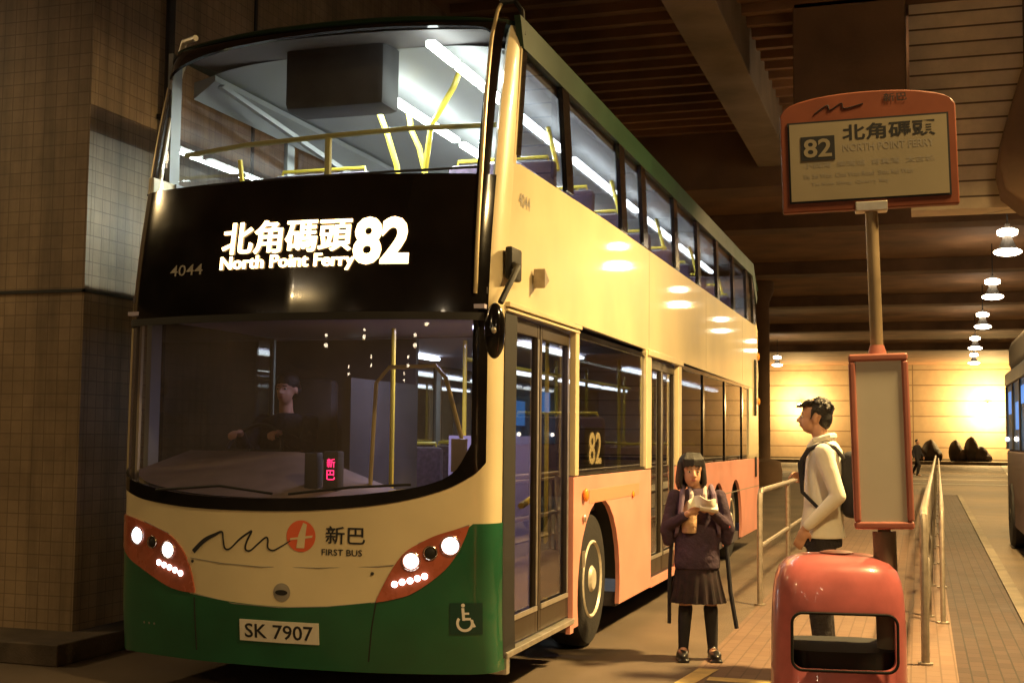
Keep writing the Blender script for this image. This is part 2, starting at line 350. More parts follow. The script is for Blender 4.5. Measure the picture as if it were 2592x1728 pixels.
# ------------------------------------------------------------------ the bus
BO = (-1.25, 6.6, 0.0)
bus = thing('double_decker_bus', 'cream green and salmon double decker bus with lit route 82 display, standing at the platform', 'bus', BO)
UU = [0, .3, .5, .7, .85, .92, .965, .988, 1.0]; VV = [0, .02, .055, .115, .175, .215, .265, .325, .42]
XS = [u*1.25 for u in UU]; AL = [0]
for i in range(1, 9): AL.append(AL[-1]+math.hypot(XS[i]-XS[i-1], VV[i]-VV[i-1]))
S = AL[-1]
ZZ = [.2, .6, 2.3, 2.6, 2.9, 3.25, 3.7, 4.2, 4.35]; YY = [.04, 0, 0, .025, .07, .14, .24, .40, .55]
def smooth_interp(x, X, Y):
    if x <= X[0]: return Y[0]
    if x >= X[-1]: return Y[-1]+(x-X[-1])*(Y[-1]-Y[-2])/(X[-1]-X[-2])
    for i in range(len(X)-1):
        if x <= X[i+1]: break
    def sl(k):
        if k == 0: return (Y[1]-Y[0])/(X[1]-X[0])
        if k == len(X)-1: return (Y[-1]-Y[-2])/(X[-1]-X[-2])
        return (Y[k+1]-Y[k-1])/(X[k+1]-X[k-1])
    h = X[i+1]-X[i]; t = (x-X[i])/h; a, b = sl(i)*h, sl(i+1)*h
    return (2*t**3-3*t*t+1)*Y[i]+(t**3-2*t*t+t)*a+(-2*t**3+3*t*t)*Y[i+1]+(t**3-t*t)*b
def y0(z): return smooth_interp(z, ZZ, YY)
def Fp(s, z):
    a = abs(s); x = smooth_interp(min(a, S), AL, XS); y = smooth_interp(min(a, S), AL, VV)
    x = min(x, 1.25)
    if a > S: y = VV[-1]+(a-S); x = 1.25
    return Vector((-1.25+(x if s > 0 else -x*1.045), y0(z)+y, z))
def Fn(s, z, off=0.0):
    p = Fp(s, z)
    if off == 0: return p
    h = .01; du = Fp(s+h, z)-Fp(s-h, z); dv = Fp(s, z+h)-Fp(s, z-h); n = du.cross(dv).normalized()
    return p+n*off
def strip(s0, s1, zlo, zhi, off, ns=60, nz=8, th=0):
    lo = zlo if callable(zlo) else (lambda s: zlo); hi = zhi if callable(zhi) else (lambda s: zhi)
    m = MB()
    fn = lambda o: (lambda u, v: Fn(s0+(s1-s0)*u, lo(s0+(s1-s0)*u)*(1-v)+hi(s0+(s1-s0)*u)*v, o))
    m.grid(fn(off), ns, nz)
    if th:
        n0 = len(m.v); m.grid(fn(off-th), ns, nz)
        b = [i for i in range(ns+1)]+[(j+1)*(ns+1)+ns for j in range(nz)]+[nz*(ns+1)+i for i in range(ns-1, -1, -1)]+[j*(ns+1) for j in range(nz-1, 0, -1)]
        for k in range(len(b)): a, c = b[k], b[(k+1) % len(b)]; m.f.append((a, c, c+n0, a+n0)); m.m.append(0)
    return m
def tab(pts): return lambda s: smooth_interp(s, [p[0] for p in pts], [p[1] for p in pts])
def warp(vf, s0, z0, off, k=1.0):
    vs, fs = vf; m = MB(); m.add([Fn(s0+v.x*k, z0+v.y*k, off) for v in vs], fs); return m
FA, FB = -S, S
# edges of the painted fields on the front
wsb = tab([(-1.42, 1.31), (-1.20, 1.245), (-1.02, 1.20), (-.63, 1.165), (-.15, 1.16), (.24, 1.175), (.68, 1.225), (.99, 1.305), (1.17, 1.40), (1.24, 1.47)])
gls = tab([(-1.38, 1.42), (-1.2, 1.33), (-.95, 1.275), (-.63, 1.24), (-.15, 1.23), (.24, 1.245), (.68, 1.29), (.936, 1.345), (1.06, 1.42), (1.14, 1.56)])
crm = tab([(-1.42, 1.12), (-1.2, 1.10), (-1.0, 1.06), (-.60, .62), (-.44, .612), (-.13, .595), (.16, .605), (.43, .625), (.61, .645), (1.0, 1.06), (1.14, 1.095), (1.42, 1.11)])
lowF = strip(FA, FB, .24, lambda s: min(wsb(s), 2.2), 0, 90, 14, th=.03); lowF.build('front_panel', cream, bus)
cgc = tab([(-.62, .638), (-.3, .606), (0, .597), (.3, .610), (.62, .65)])
def gtop(s):
    a = s
    if abs(a) < .60: return cgc(a)
    if a > 0: return min(1.06, .645+(a-.60)*.9) if a < 1.12 else min(1.105, 1.06+(a-1.12)*1.5)
    return min(1.075, .62+(-a-.60)*.9)
strip(FA-.004, FB+.004, .235, gtop, .005, 110, 12, th=.008).build('front_bumper', green, bus)
# headlamp clusters: almond between an upper and a lower arc
def cluster(sg, up, lo, s0, s1):
    g = strip(s0, s1, tab(lo), tab(up), .012, 36, 10, th=.02).build('headlight', lens_in, bus)
    return g
hr = cluster(1, [(.600, .655), (.640, .74), (.70, .85), (.764, .935), (.85, .99), (.941, 1.035), (1.05, 1.07), (1.14, 1.095)],
             [(.600, .645), (.70, .665), (.82, .705), (.995, .833), (1.07, .93), (1.11, 1.01), (1.14, 1.093)], .602, 1.138)
hl = cluster(-1, [(-1.36, 1.10), (-1.20, 1.09), (-1.05, 1.062), (-.80, .992), (-.70, .92), (-.64, .84), (-.60, .74), (-.578, .655)],
             [(-1.36, 1.095), (-1.28, .93), (-1.16, .83), (-1.02, .765), (-.79, .672), (-.68, .65), (-.578, .645)], -1.35, -.580)
def disc(s, z, r, off, n=24, dome=.01):
    m = MB(); vs = [Fn(s, z, off+dome)]
    for ring in (.5, 1.0):
        for i in range(n): t = 2*math.pi*i/n; vs.append(Fn(s+r*ring*math.cos(t), z+r*ring*math.sin(t), off+dome*(1-ring**2)))
    fs = [(0, 1+i, 1+(i+1) % n) for i in range(n)]+[(1+i, 1+n+i, 1+n+(i+1) % n, 1+(i+1) % n) for i in range(n)]
    m.add(vs, fs); return m
disc(1.031, .979, .048, .018).build('lamp', hlw, hr); disc(.805, .888, .044, .018).build('lamp', hly, hr)
disc(.917, .938, .034, .014).build('indicator', blackm, hr)
for s_, z_ in [(.71, .753), (.754, .767), (.80, .775), (.843, .789), (.884, .802)]: disc(s_, z_, .018, .016).build('running_lamp', hlw, hr)
disc(-1.065, .968, .047, .018).build('lamp', hlw, hl); disc(-.79, .895, .045, .018).build('lamp', hly, hl)
disc(-.925, .935, .032, .014).build('indicator', blackm, hl)
for s_, z_ in [(-.865, .812), (-.82, .80), (-.775, .787), (-.73, .774), (-.685, .758)]: disc(s_, z_, .018, .016).build('running_lamp', hlw, hl)
for s_, z_, r_, q in [(1.031, .979, .056, hr), (.805, .888, .052, hr), (.917, .938, .038, hr), (-1.065, .968, .055, hl), (-.79, .895, .053, hl), (-.925, .935, .036, hl)]:
    m = MB(); m.tube([Fn(s_+r_*math.cos(2*math.pi*i/24), z_+r_*math.sin(2*math.pi*i/24), .019) for i in range(25)], .0045, 6); m.build('bezel', mat('bezel_chrome', (.5, .42, .36), .2, .9), q)
# seams
def seam(pts, off, w, nm, m_, par=bus):
    mm = MB(); mm.tube([Fn(a, b, off) for a, b in pts], w, 6); return mm.build(nm, m_, par)
seam([(-.582, .62), (-.577, .5), (-.572, .3)], .006, .004, 'bumper_joint', blackm)
seam([(.600, .645), (.575, .5), (.55, .3)], .006, .004, 'bumper_joint', blackm)
seam([(-.62, .855), (-.4, .835), (-.14, .825), (.25, .833), (.61, .852), (.70, .862)], .003, .0028, 'panel_crease', textg)
seam([(-1.3, 1.115), (-1.0, 1.055), (-.80, .996), (-.64, .84), (-.58, .64), (-.3, .598), (0, .592), (.3, .61), (.6, .645), (.7, .85), (.85, .992), (1.14, 1.1)], .004, .003, 'panel_crease', textg)
for s_, z_ in [(-.605, .835), (.575, .81)]: disc(s_, z_, .010, .003).build('bolt', blackm, bus)
# logo, lettering and emblem on the front
sw = MB(); pts = [(-.60, .893), (-.52, .965), (-.44, 1.005), (-.395, 1.022), (-.385, .98), (-.372, .925), (-.335, .925), (-.27, .985), (-.21, 1.026), (-.195, 1.03), (-.225, .97), (-.232, .925), (-.20, .918), (-.15, .96), (-.10, 1.0), (-.085, .985), (-.085, .94), (-.05, .925), (.0, .95), (.06, .985)]
ww = [.014, .013, .009, .006, .005, .006, .005, .006, .006, .006, .006, .006, .005, .005, .005, .005, .005, .005, .004, .003]
def dens(P, k=5):
    out = []
    for i in range(len(P)-1):
        q0, q1, q2, q3 = P[max(0, i-1)], P[i], P[i+1], P[min(len(P)-1, i+2)]
        for j in range(k):
            t = j/k; out.append(tuple(.5*(2*q1[d]+(q2[d]-q0[d])*t+(2*q0[d]-5*q1[d]+4*q2[d]-q3[d])*t*t+(3*q1[d]-q0[d]-3*q2[d]+q3[d])*t**3) for d in range(len(P[0]))))
    return out+[P[-1]]
pw = dens([(p[0], p[1], w) for p, w in zip(pts, ww)]); pts = [(p[0], p[1]) for p in pw]; ww = [p[2] for p in pw]
vs = []
for i, (a, b) in enumerate(pts):
    j, k = max(0, i-1), min(len(pts)-1, i+1); dx, dz = pts[k][0]-pts[j][0], pts[k][1]-pts[j][1]; L = math.hypot(dx, dz); nx, nz = -dz/L, dx/L
    vs += [Fn(a+nx*ww[i], b+nz*ww[i], .004), Fn(a-nx*ww[i], b-nz*ww[i], .004)]
sw.add(vs, [(2*i, 2*i+1, 2*i+3, 2*i+2) for i in range(len(pts)-1)]); sw.build('logo_swoosh', textk, bus)
disc(.128, 1.015, .093, .0035, 36, .001).build('logo_disc', logor, bus)
m = MB()
for poly in ([(.095, 1.105), (.125, 1.100), (.150, 1.02), (.150, .95), (.10, .94), (.105, 1.01)],):
    m.add([Fn(a, b, .0065) for a, b in [(.142, 1.095), (.166, 1.085), (.158, 1.02), (.152, .945), (.10, .945), (.112, 1.02)]], [(0, 1, 2, 5), (5, 2, 3, 4)])
m.add([Fn(a, b, .0065) for a, b in [(.06, .99), (.2, 1.008), (.205, 1.022), (.06, 1.002)]], [(0, 1, 2, 3)]); m.build('logo_mark', cream, bus)
warp(text_fit('新巴', .285, .53, .975, 1.080, .01), 0, 0, .004).build('lettering', textk, bus, smooth=False)
warp(text_fit('FIRST BUS', .262, .512, .908, .945, .01), 0, 0, .004).build('lettering', textk, bus, smooth=False)
disc(.01, .68, .055, .003, 24, .004).build('emblem', textg, bus)
m = MB(); m.add([Fn(.01+.04*math.cos(2*math.pi*i/20), .68+.016*math.sin(2*math.pi*i/20), .009) for i in range(20)], [tuple(range(20))]); m.build('emblem', blackm, bus)
# number plate and wheelchair sign
pl = strip(-.26, .25, .385, .51, .012, 14, 3, th=.008).build('number_plate', plate, bus)
warp(text_fit('SK 7907', -.225, .215, .405, .49, .012), 0, 0, .0135).build('plate_lettering', textk, pl, smooth=False)
wb = strip(1.03, 1.22, .47, .65, .011, 8, 4).build('accessibility_sign', mat('dark_blue_sign', (.006, .045, .03), .4), bus)
def arc2(cs, cz, r, a0, a1, w, n, off):
    m = MB(); vs = []
    for i in range(n+1):
        t = R(a0+(a1-a0)*i/n); vs += [Fn(cs+(r-w)*math.cos(t), cz+(r-w)*math.sin(t), off), Fn(cs+(r+w)*math.cos(t), cz+(r+w)*math.sin(t), off)]
    m.add(vs, [(2*i, 2*i+1, 2*i+3, 2*i+2) for i in range(n)]); return m
def quad2(m, pts, off): m.add([Fn(a, b, off) for a, b in pts], [tuple(range(len(pts)))])
wm = arc2(1.118, .535, .042, 140, 385, .008, 20, .014)
quad2(wm, [(1.098, .622), (1.114, .622), (1.120, .55), (1.104, .55)], .014); quad2(wm, [(1.106, .566), (1.106, .552), (1.152, .552), (1.152, .566)], .0142)
quad2(wm, [(1.146, .558), (1.158, .556), (1.180, .515), (1.166, .51)], .0144); quad2(wm, [(1.112, .596), (1.112, .584), (1.142, .584), (1.142, .596)], .0143)
wm.build('wheelchair_symbol', textw, wb, smooth=False)
disc(1.107, .637, .011, .014, 14, .001).build('wheelchair_symbol', textw, wb)
for s_ in (-1.0, -.955, -.91): disc(s_, .43, .008, .006, 10, .002).build('parking_sensor', steel, bus)
# windscreen surround, glass
sr = MB()
def band(m, s0, s1, lo, hi, off, ns=50, nz=4):
    q = strip(s0, s1, lo, hi, off, ns, nz, th=.02); m.add(q.v, q.f)
band(sr, -1.385, 1.235, lambda s: wsb(s)-.004, gls, .006, 90, 3)
band(sr, 1.145, 1.235, lambda s: gls(min(s, 1.14)), 2.34, .006, 5, 20); band(sr, -1.385, -1.335, lambda s: gls(-1.33), 2.34, .006, 4, 20)
sr.build('windscreen_surround', black, bus)
strip(-1.34, 1.148, lambda s: gls(s)-.02, 2.345, -.006, 60, 16).build('windscreen', wsg, bus)
# black display panel between the decks
dp = strip(-1.385, 1.235, 2.33, 3.20, .004, 70, 14, th=.02).build('destination_panel', black, bus)
strip(-1.36, 1.21, 2.30, 2.345, .012, 60, 2, th=.01).build('windscreen_top_trim', blackm, bus)
ds = dp
for body, a0, a1, b0, b1, bo in [('北角碼頭', -.475, .385, 2.715, 2.925, .010), ('North Point Ferry', -.475, .415, 2.60, 2.705, .010), ('82', .40, .745, 2.63, 2.925, .04)]:
    m = MB(); q = text_fit(body, a0, a1, b0, b1, bo)
    for k, (dx, dz) in enumerate([(-.0045, .001), (0, -.001), (.0045, .001)] if body != '82' else [(0, 0)]): w_ = warp(q, dx, dz, .011+.001*k); m.add(w_.v, w_.f)
    m.build('led_lettering', led, dp, smooth=False)
warp(text_fit('4044', -.875, -.61, 2.605, 2.675, .005), 0, 0, .008).build('fleet_number', textg, dp, smooth=False)
seam([(-1.3, 3.205), (-.6, 3.19), (0, 3.195), (.6, 3.21), (1.15, 3.245)], .008, .008, 'panel_ledge', blackm)
# upper windscreen frame and glass
ub = tab([(-1.36, 3.20), (-1.0, 3.21), (-.37, 3.195), (.19, 3.20), (.73, 3.22), (1.15, 3.26)])
ut = tab([(-1.3, 4.05), (-.93, 4.145), (-.47, 4.18), (.14, 4.20), (.63, 4.20), (1.05, 4.19), (1.12, 4.15)])
strip(-1.33, 1.115, lambda s: ub(s), lambda s: ut(s), -.006, 60, 16).build('upper_windscreen', upg, bus)
uf = MB(); band(uf, -1.385, -1.325, 3.20, 4.20, .004, 4, 18); band(uf, 1.11, 1.19, 3.20, 4.26, .004, 5, 18)
band(uf, -1.385, 1.19, lambda s: ut(s), lambda s: 4.27+.02*(1-(s/1.4)**2), .004, 70, 4)
uf.build('upper_windscreen_frame', black, bus)
# corner posts (cream) from belt to roof on both sides
cpr = strip(1.225, S, 1.08, 4.22, 0, 14, 44, th=.03).build('corner_post', cream, bus)
cpl = strip(-S, -1.38, 1.08, 4.22, 0, 4, 44, th=.03).build('corner_post', cream, bus)
strip(1.405, S+.22, .30, 2.36, .006, 10, 20, th=.01).build('door_surround', blackm, bus)
tr = MB(); tr.tube([Fn(1.150, 2.46, .015), Fn(1.150, 2.50, .03)]+[Fn(1.150-.02*(z-2.5), z, .032) for z in [2.7+.2*i for i in range(8)]]+[Fn(1.11, 4.30, .032), Fn(1.10, 4.40, .01)], .013, 8); tr.build('edge_trim', mat('trim_cream', (.62, .50, .28), .35, metal=.3), bus)
tr = MB(); tr.tube([Fn(-1.37, 1.15, .015)]+[Fn(-1.37, z, .022) for z in [1.4+.2*i for i in range(14)]]+[Fn(-1.36, 4.30, .01)], .016, 8); tr.build('edge_trim', MATS['trim_cream'], bus)
tr = MB(); tr.tube([Fn(1.335, 4.17, .01), Fn(1.25, 4.33, .03), Fn(1.18, 4.41, .03), Fn(1.09, 4.40, .02)], .018, 8); tr.build('roof_corner_trim', blackm, bus)
tr = MB(); tr.tube([Fn(-1.38, 4.15, .02), Fn(-1.36, 4.28, .03), Fn(-1.25, 4.345, .03), Fn(-1.1, 4.34, .02)], .022, 8); tr.build('roof_corner_trim', alu, bus)
# roof
YR = 13.15
rm = MB()
def roof(u, v):
    s = FA+(FB-FA)*u; a = Fp(s, 4.24); w = max(-1, min(1, (a.x+1.25)/1.25 if a.x > -1.25 else (a.x+1.25)/1.306))
    t = v*v; y = a.y*(1-t)+YR*t
    hh = .17*(1-abs(w)**3.5); d = (y-a.y); z = 4.24+hh*min(1, math.sqrt(max(0, d)/.9))
    if y > YR-.8: z -= .9*((y-YR+.8)/.8)**2*.35
    return (a.x, y, z)
rm.grid(roof, 60, 40); rm.build('roof', mat('dark_green_roof', (.006, .028, .012), .45, var=.3, vscale=2), bus, solid=.03)
rl = MB(); rl.prism([(.70, 4.08), (12.4, 4.08), (12.9, 3.7), (13.0, 3.8), (12.55, 4.27), (.62, 4.27)], -.03, .012); rl.build('roof_edge', MATS['dark_green_roof'], bus, smooth=False)
# near side panels (x=0)
T0 = -.04
up = MB(); up.prism([(.40, 2.40), (2.10, 2.44), (13.12, 2.38), (13.2, 2.6), (12.95, 3.2), (12.80, 3.36), (3.0, 3.36), (.70, 3.33), (.56, 3.31), (.50, 3.0)], T0, 0); up.build('side_panel', cream, bus, bevel=.004)
fp = MB(); fp.prism([(.555, 3.31), (.60, 3.31), (.80, 4.12), (.80, 4.22), (.72, 4.22)], T0, 0); fp.build('side_panel', cream, bus)
for a, b, tp in [(.60, .68, .12), (1.80, 1.98, -.16), (3.58, 3.78, -.16), (4.46, 4.66, -.16), (6.08, 6.28, -.16), (7.5, 7.68, -.16), (8.95, 9.12, -.16), (10.4, 10.56, -.16), (11.8, 11.95, -.16), (12.6, 12.85, -.3)]:
    m = MB(); m.prism([(a, 3.37), (b, 3.37), (b+tp, 4.09), (a+tp, 4.09)], -.03, .006); m.build('upper_window_post', black, bus, smooth=False)
for a, b in [(.64, 1.84), (1.9, 3.62), (3.7, 4.5), (4.6, 6.12), (6.2, 7.54), (7.62, 8.98), (9.06, 10.42), (10.5, 11.82), (11.9, 12.6)]:
    g = MB(); g.prism([(a, 3.35), (b, 3.35), (b-.13, 4.10), (a-.13 if a > 1 else a+.13, 4.10)], -.022, -.016); g.build('upper_window', upsg, bus, smooth=False)
# lower side: posts, windows, doors, salmon panels with wheel arches
def arch(yc, zc, r, z0, n=16):
    a0 = math.asin((z0-zc)/r) if z0 > zc-r else -math.pi/2
    return [(yc+r*math.cos(a), zc+r*math.sin(a)) for a in [math.pi-a0-(math.pi-2*a0)*i/n for i in range(n+1)]]
sk = .25
m = MB(); m.prism([(2.05, sk)]+arch(2.865, .45, .69, sk)+[(4.83, sk), (4.83, 1.33), (2.05, 1.33)], T0, 0); m.build('lower_panel', pink, bus, bevel=.004)
m = MB(); m.prism([(4.835, sk-.01), (6.2, sk-.01), (6.2, sk+.06), (4.835, sk+.06)], T0, -.002); m.build('lower_panel', pink, bus)
m = MB(); m.prism([(6.2, sk), (8.2, sk)]+arch(9.02, .45, .62, sk)+arch(10.58, .45, .62, sk)+[(13.2, sk), (13.22, .8), (13.2, 1.33), (6.2, 1.33)], T0, 0); m.build('lower_panel', pink, bus, bevel=.004)
m = MB(); m.prism([(6.4, .92), (13.2, .90), (13.2, .912), (6.4, .932)], -.001, .002); m.build('panel_crease', textg, bus)
m = MB(); m.prism([(12.04, 1.332), (13.2, 1.332), (13.12, 2.38), (12.04, 2.38)], T0, 0); m.build('side_panel', cream, bus)
for a, b, z in [(2.05, 2.15, 2.43), (4.58, 4.80, 2.42), (6.20, 6.38, 2.40)]:
    m = MB(); m.box(T0, .012, a, b, 1.335, z); m.build('window_post', cream, bus, bevel=.01)
m = MB(); m.box(T0, .03, .42, 2.16, 2.40, 2.43); m.box(T0, .02, .42, 2.14, 2.372, 2.39); m.build('door_header', cream, bus, bevel=.005)
m = MB(); m.box(T0, .03, 4.60, 6.40, 2.37, 2.43); m.build('door_header', cream, bus, bevel=.008)
m = MB(); m.box(-.025, -.019, 2.15, 4.58, 1.33, 2.39); m.build('lower_window', sideg, bus, smooth=False)
for a, b in [(6.38, 7.86), (7.96, 9.6), (9.7, 11.28), (11.36, 12.04)]:
    m = MB(); m.box(-.025, -.019, a, b, 1.33, 2.39); m.build('lower_window', sideg, bus, smooth=False)
m = MB()
for a in (7.86, 9.6, 11.28): m.box(-.03, -.004, a, a+.1, 1.33, 2.39)
m.box(-.03, -.002, 2.15, 4.58, 2.35, 2.39); m.box(-.03, -.002, 6.38, 12.04, 2.35, 2.39); m.box(-.03, -.002, 2.15, 4.58, 1.33, 1.36)
m.build('window_frame', black, bus, smooth=False)
def door(ya, yb, name, nl=2, z0=.34, z1=2.36):
    dd = MB(); wl = (yb-ya)/nl
    par = None
    for k in range(nl):
        a, b = ya+k*wl+.008, ya+(k+1)*wl-.008; fr = MB()
        for q in ((a, a+.05, z0, z1), (b-.05, b, z0, z1), (a+.05, b-.05, z0, z0+.16), (a+.05, b-.05, z1-.09, z1)): fr.box(-.075, -.03, *q)
        d = fr.build(name, mat('door_frame_bronze', (.06, .045, .03), .35, .3, var=.2), bus, bevel=.006)
        g = MB(); g.box(-.056, -.05, a+.05, b-.05, z0+.16, z1-.09); g.build('door_glass', doorg, d, smooth=False)
        g = MB(); g.box(-.029, -.018, a+.04, b-.04, z0+.145, z0+.175); g.box(-.029, -.022, b-.055, b-.035, z0+.18, z1-.1); g.build('glass_trim', alu, d)
    return d
door(.50, 2.03, 'front_door'); door(4.84, 6.18, 'exit_door')
m = MB(); m.box(-.14, .02, .47, 2.03, .295, .33); m.box(-.1, .015, .47, .53, .2, .295); m.build('door_sill', alu, bus, bevel=.004)
m = MB(); m.box(-.02, .012, 1.93, 2.02, .23, .31); m.build('step_reflector', pink, bus)
m = MB(); m.box(-.9, -.12, .5, 2.05, .30, .34); m.build('entrance_step', floor_in, bus)
for y in (4.72, 8.05, 11.3):
    m = MB(); m.box(-.001, .0015, y, y+.006, 2.44, 3.35); m.build('panel_joint', textg, bus, smooth=False)
# small things on the side
m = MB(); m.ell((.02, 2.33, 1.19), (.022, .045, .05)); m.build('marker_lamp', amber, bus)
m = MB(); m.ell((.012, 2.33, 1.02), (.014, .03, .03)); m.build('marker_lamp', alu, bus)
m = MB(); m.box(0, .008, 2.28, 2.36, .66, .78); m.build('fuel_flap_catch', steel, bus, bevel=.003)
m = MB(); m.ell((.01, 4.02, 1.13), (.012, .03, .03)); m.build('marker_lamp', amber, bus)
m = MB(); m.box(0, .003, 2.5, 4.3, 1.12, 1.22); m.build('advert_decal', mat('faded_decal', (.78, .30, .17), .4), bus)
m = MB(); m.rbox((.01, 12.72, 2.4), (.02, .16, .85), .005); m.build('engine_grille', blackm, bus)
m = MB(); m.rbox((.01, 12.75, 1.2), (.02, .14, .3), .005); m.build('engine_grille', blackm, bus)
m = MB()
for i in range(12): m.box(.018, .026, 12.66, 12.78, 2.02+i*.067, 2.035+i*.067)
m.build('grille_slat', darkp, bus)
for y, z in [(13.15, 2.9), (13.18, 2.2)]:
    m = MB(); m.ell((.0, y, z), (.03, .05, .06)); m.build('tail_marker', amber, bus)
m = MB()
fl = text_fit('4044', .66, .90, 3.06, 3.15, .005); m.add([Vector((.004, v.x, v.y)) for v in fl[0]], fl[1]); m.build('fleet_number', textg, bus, smooth=False)
m = MB(); m.rbox((.03, 1.02, 2.64), (.05, .10, .07), .015); m.prism([(.96, 2.57), (1.07, 2.63), (.96, 2.70)], .01, .09); m.build('door_camera', steel, bus, bevel=.005)
# lamp reflection-catching marker lamps at the upper deck edge
# mirror with arm
m = MB(); m.rbox((.035, .46, 2.66), (.05, .20, .20), .015); m.build('mirror_bracket', blackm, bus)
m = MB(); m.tube([(.04, .42, 2.66), (.12, .28, 2.62), (.13, .10, 2.50), (.10, .02, 2.38)], .018); mirror_arm = m.build('mirror_arm', darkp, bus)
m = MB(); m.ell((.08, -.02, 2.215), (.062, .045, .16), None, 24, 16); mh = m.build('mirror', black, bus)
m = MB(); m.ell((.082, .024, 2.215), (.05, .01, .14), None, 20, 12); m.build('mirror_glass', mat('mirror_silver', (.8, .8, .8), .03, 1), mh)
m = MB(); m.ell((.09, -.064, 2.215), (.016, .012, .02)); m.build('mirror_badge', alu, mh)
# far side
OX = -2.556
m = MB(); m.box(OX, OX+.04, .46, 13.15, .25, 1.33); m.box(OX, OX+.04, .46, 13.15, 2.40, 3.33)
m.build('offside_panel', cream, bus)
for y in (.5, 2.2, 4.0, 5.8, 7.6, 9.4, 11.2, 12.9):
    m = MB(); m.box(OX, OX+.035, y, y+.12, 1.33, 2.40); m.build('offside_window_post', white_in, bus)
    m = MB(); m.box(OX, OX+.035, y+.15, y+.27, 3.33, 4.24); m.build('offside_window_post', white_in, bus)
for a in range(7):
    y = .62+a*1.8
    m = MB(); m.box(OX+.01, OX+.016, y, y+1.66, 1.33, 2.40); m.build('offside_window', sideg, bus, smooth=False)
    m = MB(); m.box(OX+.01, OX+.016, y+.15, y+1.83, 3.33, 4.24); m.build('offside_upper_window', mat_uo if False else MATS['upper_glass'], bus, smooth=False)
# rear wall
m = MB(); m.prism([(-2.55, .3), (0, .3), (0, 3.3), (-.1, 3.9), (-2.45, 3.9), (-2.55, 3.3)], 13.08, 13.14, 'y'); m.build('rear_panel', cream, bus, bevel=.03)
# chassis
m = MB(); m.box(OX+.05, -.05, 4.8, 13.0, .22, .34); m.box(OX+.05, -.9, .3, 4.8, .22, .34); m.box(-.9, -.05, 2.05, 2.2, .22, .34); m.box(-.9, -.05, 3.6, 4.8, .22, .34); m.build('lower_floor', floor_in, bus)
for yc, r in ((2.865, .69), (9.02, .62), (10.58, .62)):
    n = 14; m = MB(); vs = []
    for i in range(n+1):
        a = math.pi*i/n
        for x in (-.72, T0): vs.append((x, yc+r*1.01*math.cos(a), .45+r*1.01*math.sin(a)))
    m.add(vs, [(2*i, 2*i+1, 2*i+3, 2*i+2) for i in range(n)]); m.box(-.74, -.72, yc-r, yc+r, .1, .45+r); m.build('wheel_arch_liner', blackm, bus)
def wheel(xc, yc, outer=1, front=True):
    w = MB(); pr = [(.27, -.13), (.40, -.14), (.49, -.12), (.515, -.08), (.52, 0), (.515, .08), (.49, .12), (.40, .14), (.27, .13)]
    w.lathe(pr, 40, (xc, yc, .52), 'x'); t = w.build('wheel', tyrem, bus)
    r = MB(); k = outer
    r.lathe([(.28, .10*k), (.30, .135*k), (.285, .145*k), (.25, .11*k), (.22, .05*k), (.12, .06*k if not front else .09*k), (.115, .12*k), (.08, .15*k), (.02, .155*k)], 36, (xc, yc, .52), 'x'); rr = r.build('rim', rimm, t)
    b = MB()
    for i in range(10):
        a = 2*math.pi*i/10; p = (xc+.06*k, yc+.165*math.cos(a), .52+.165*math.sin(a)); b.cyl(p, (p[0]+.035*k, p[1], p[2]), .014, n=8)
    b.build('wheel_nuts', steel, rr)
    h = MB()
    for i in range(10):
        a = 2*math.pi*(i+.5)/10; h.ell((xc+.085*k, yc+.225*math.cos(a), .52+.225*math.sin(a)), (.012, .024, .024), None, 10, 6)
    h.build('rim_holes', blackm, rr)
for yc in (2.865, 9.02, 10.58):
    wheel(-.20, yc, 1, yc < 5); wheel(-2.36, yc, -1, yc < 5)
# ---- interior, lower deck
m = MB(); m.box(OX+.05, -.06, 2.2, 13.0, 2.36, 2.385); m.box(OX+.05, -.06, .2, 2.2, 2.37, 2.395); m.build('lower_ceiling', mat('lilac_ceiling', (.42, .38, .50), .6), bus)
m = MB(); m.box(OX+.05, -.06, .25, 13.0, 2.46, 2.50); m.build('upper_floor', floor_in, bus)
m = MB(); m.box(OX+.045, OX+.06, .5, 13.0, .35, 1.33); m.box(OX+.05, -.1, 12.95, 13.0, .35, 2.35); m.box(-.06, -.045, 6.4, 13, 1.14, 1.3); m.box(-.06, -.045, 2.3, 4.6, 1.2, 1.3); m.build('interior_lining', grey_in, bus)
for a, b in ((2.5, 4.3), (6.2, 8.2), (8.7, 10.7), (11, 12.4)):
    m = MB(); m.rbox((-.55, (a+b)/2, 2.335), (.09, b-a, .03), .01); m.build('ceiling_light', tube_low, bus)
    m = MB(); m.rbox((-1.95, (a+b)/2, 2.335), (.09, b-a, .03), .01); m.build('ceiling_light', tube_low, bus)
# dashboard, cab and driver position on the offside (viewer's left)
m = MB(); m.grid(lambda u, v: Fn(-1.3+2.42*u, 1.0, -.05)+Vector((0, .03+.62*v, (gls(-1.3+2.42*u)-1.0)*(1-v)+(.50-.26*min(1, max(0, (u-.45)/.3)))*v)), 30, 6); m.build('dashboard', mat('dashboard_brown', (.13, .09, .068), .6, var=.25), bus)
m = MB(); m.box(-1.32, -1.26, .95, 2.1, .35, 2.0); m.box(-2.45, -1.26, 2.1, 2.15, .35, 2.35); m.build('cab_partition', dark_in, bus)
m = MB(); m.rbox((-2.0, 1.75, 1.58), (.5, .14, .9), .05); m.rbox((-2.0, 1.5, 1.17), (.5, .5, .14), .05); m.rbox((-2.0, 1.55, .75), (.3, .3, .7), .03); m.build('driver_seat', dark_in, bus)
m = MB(); cc = Vector((-2.0, .98, 1.50)); M = Matrix.Rotation(R(60), 3, 'X')
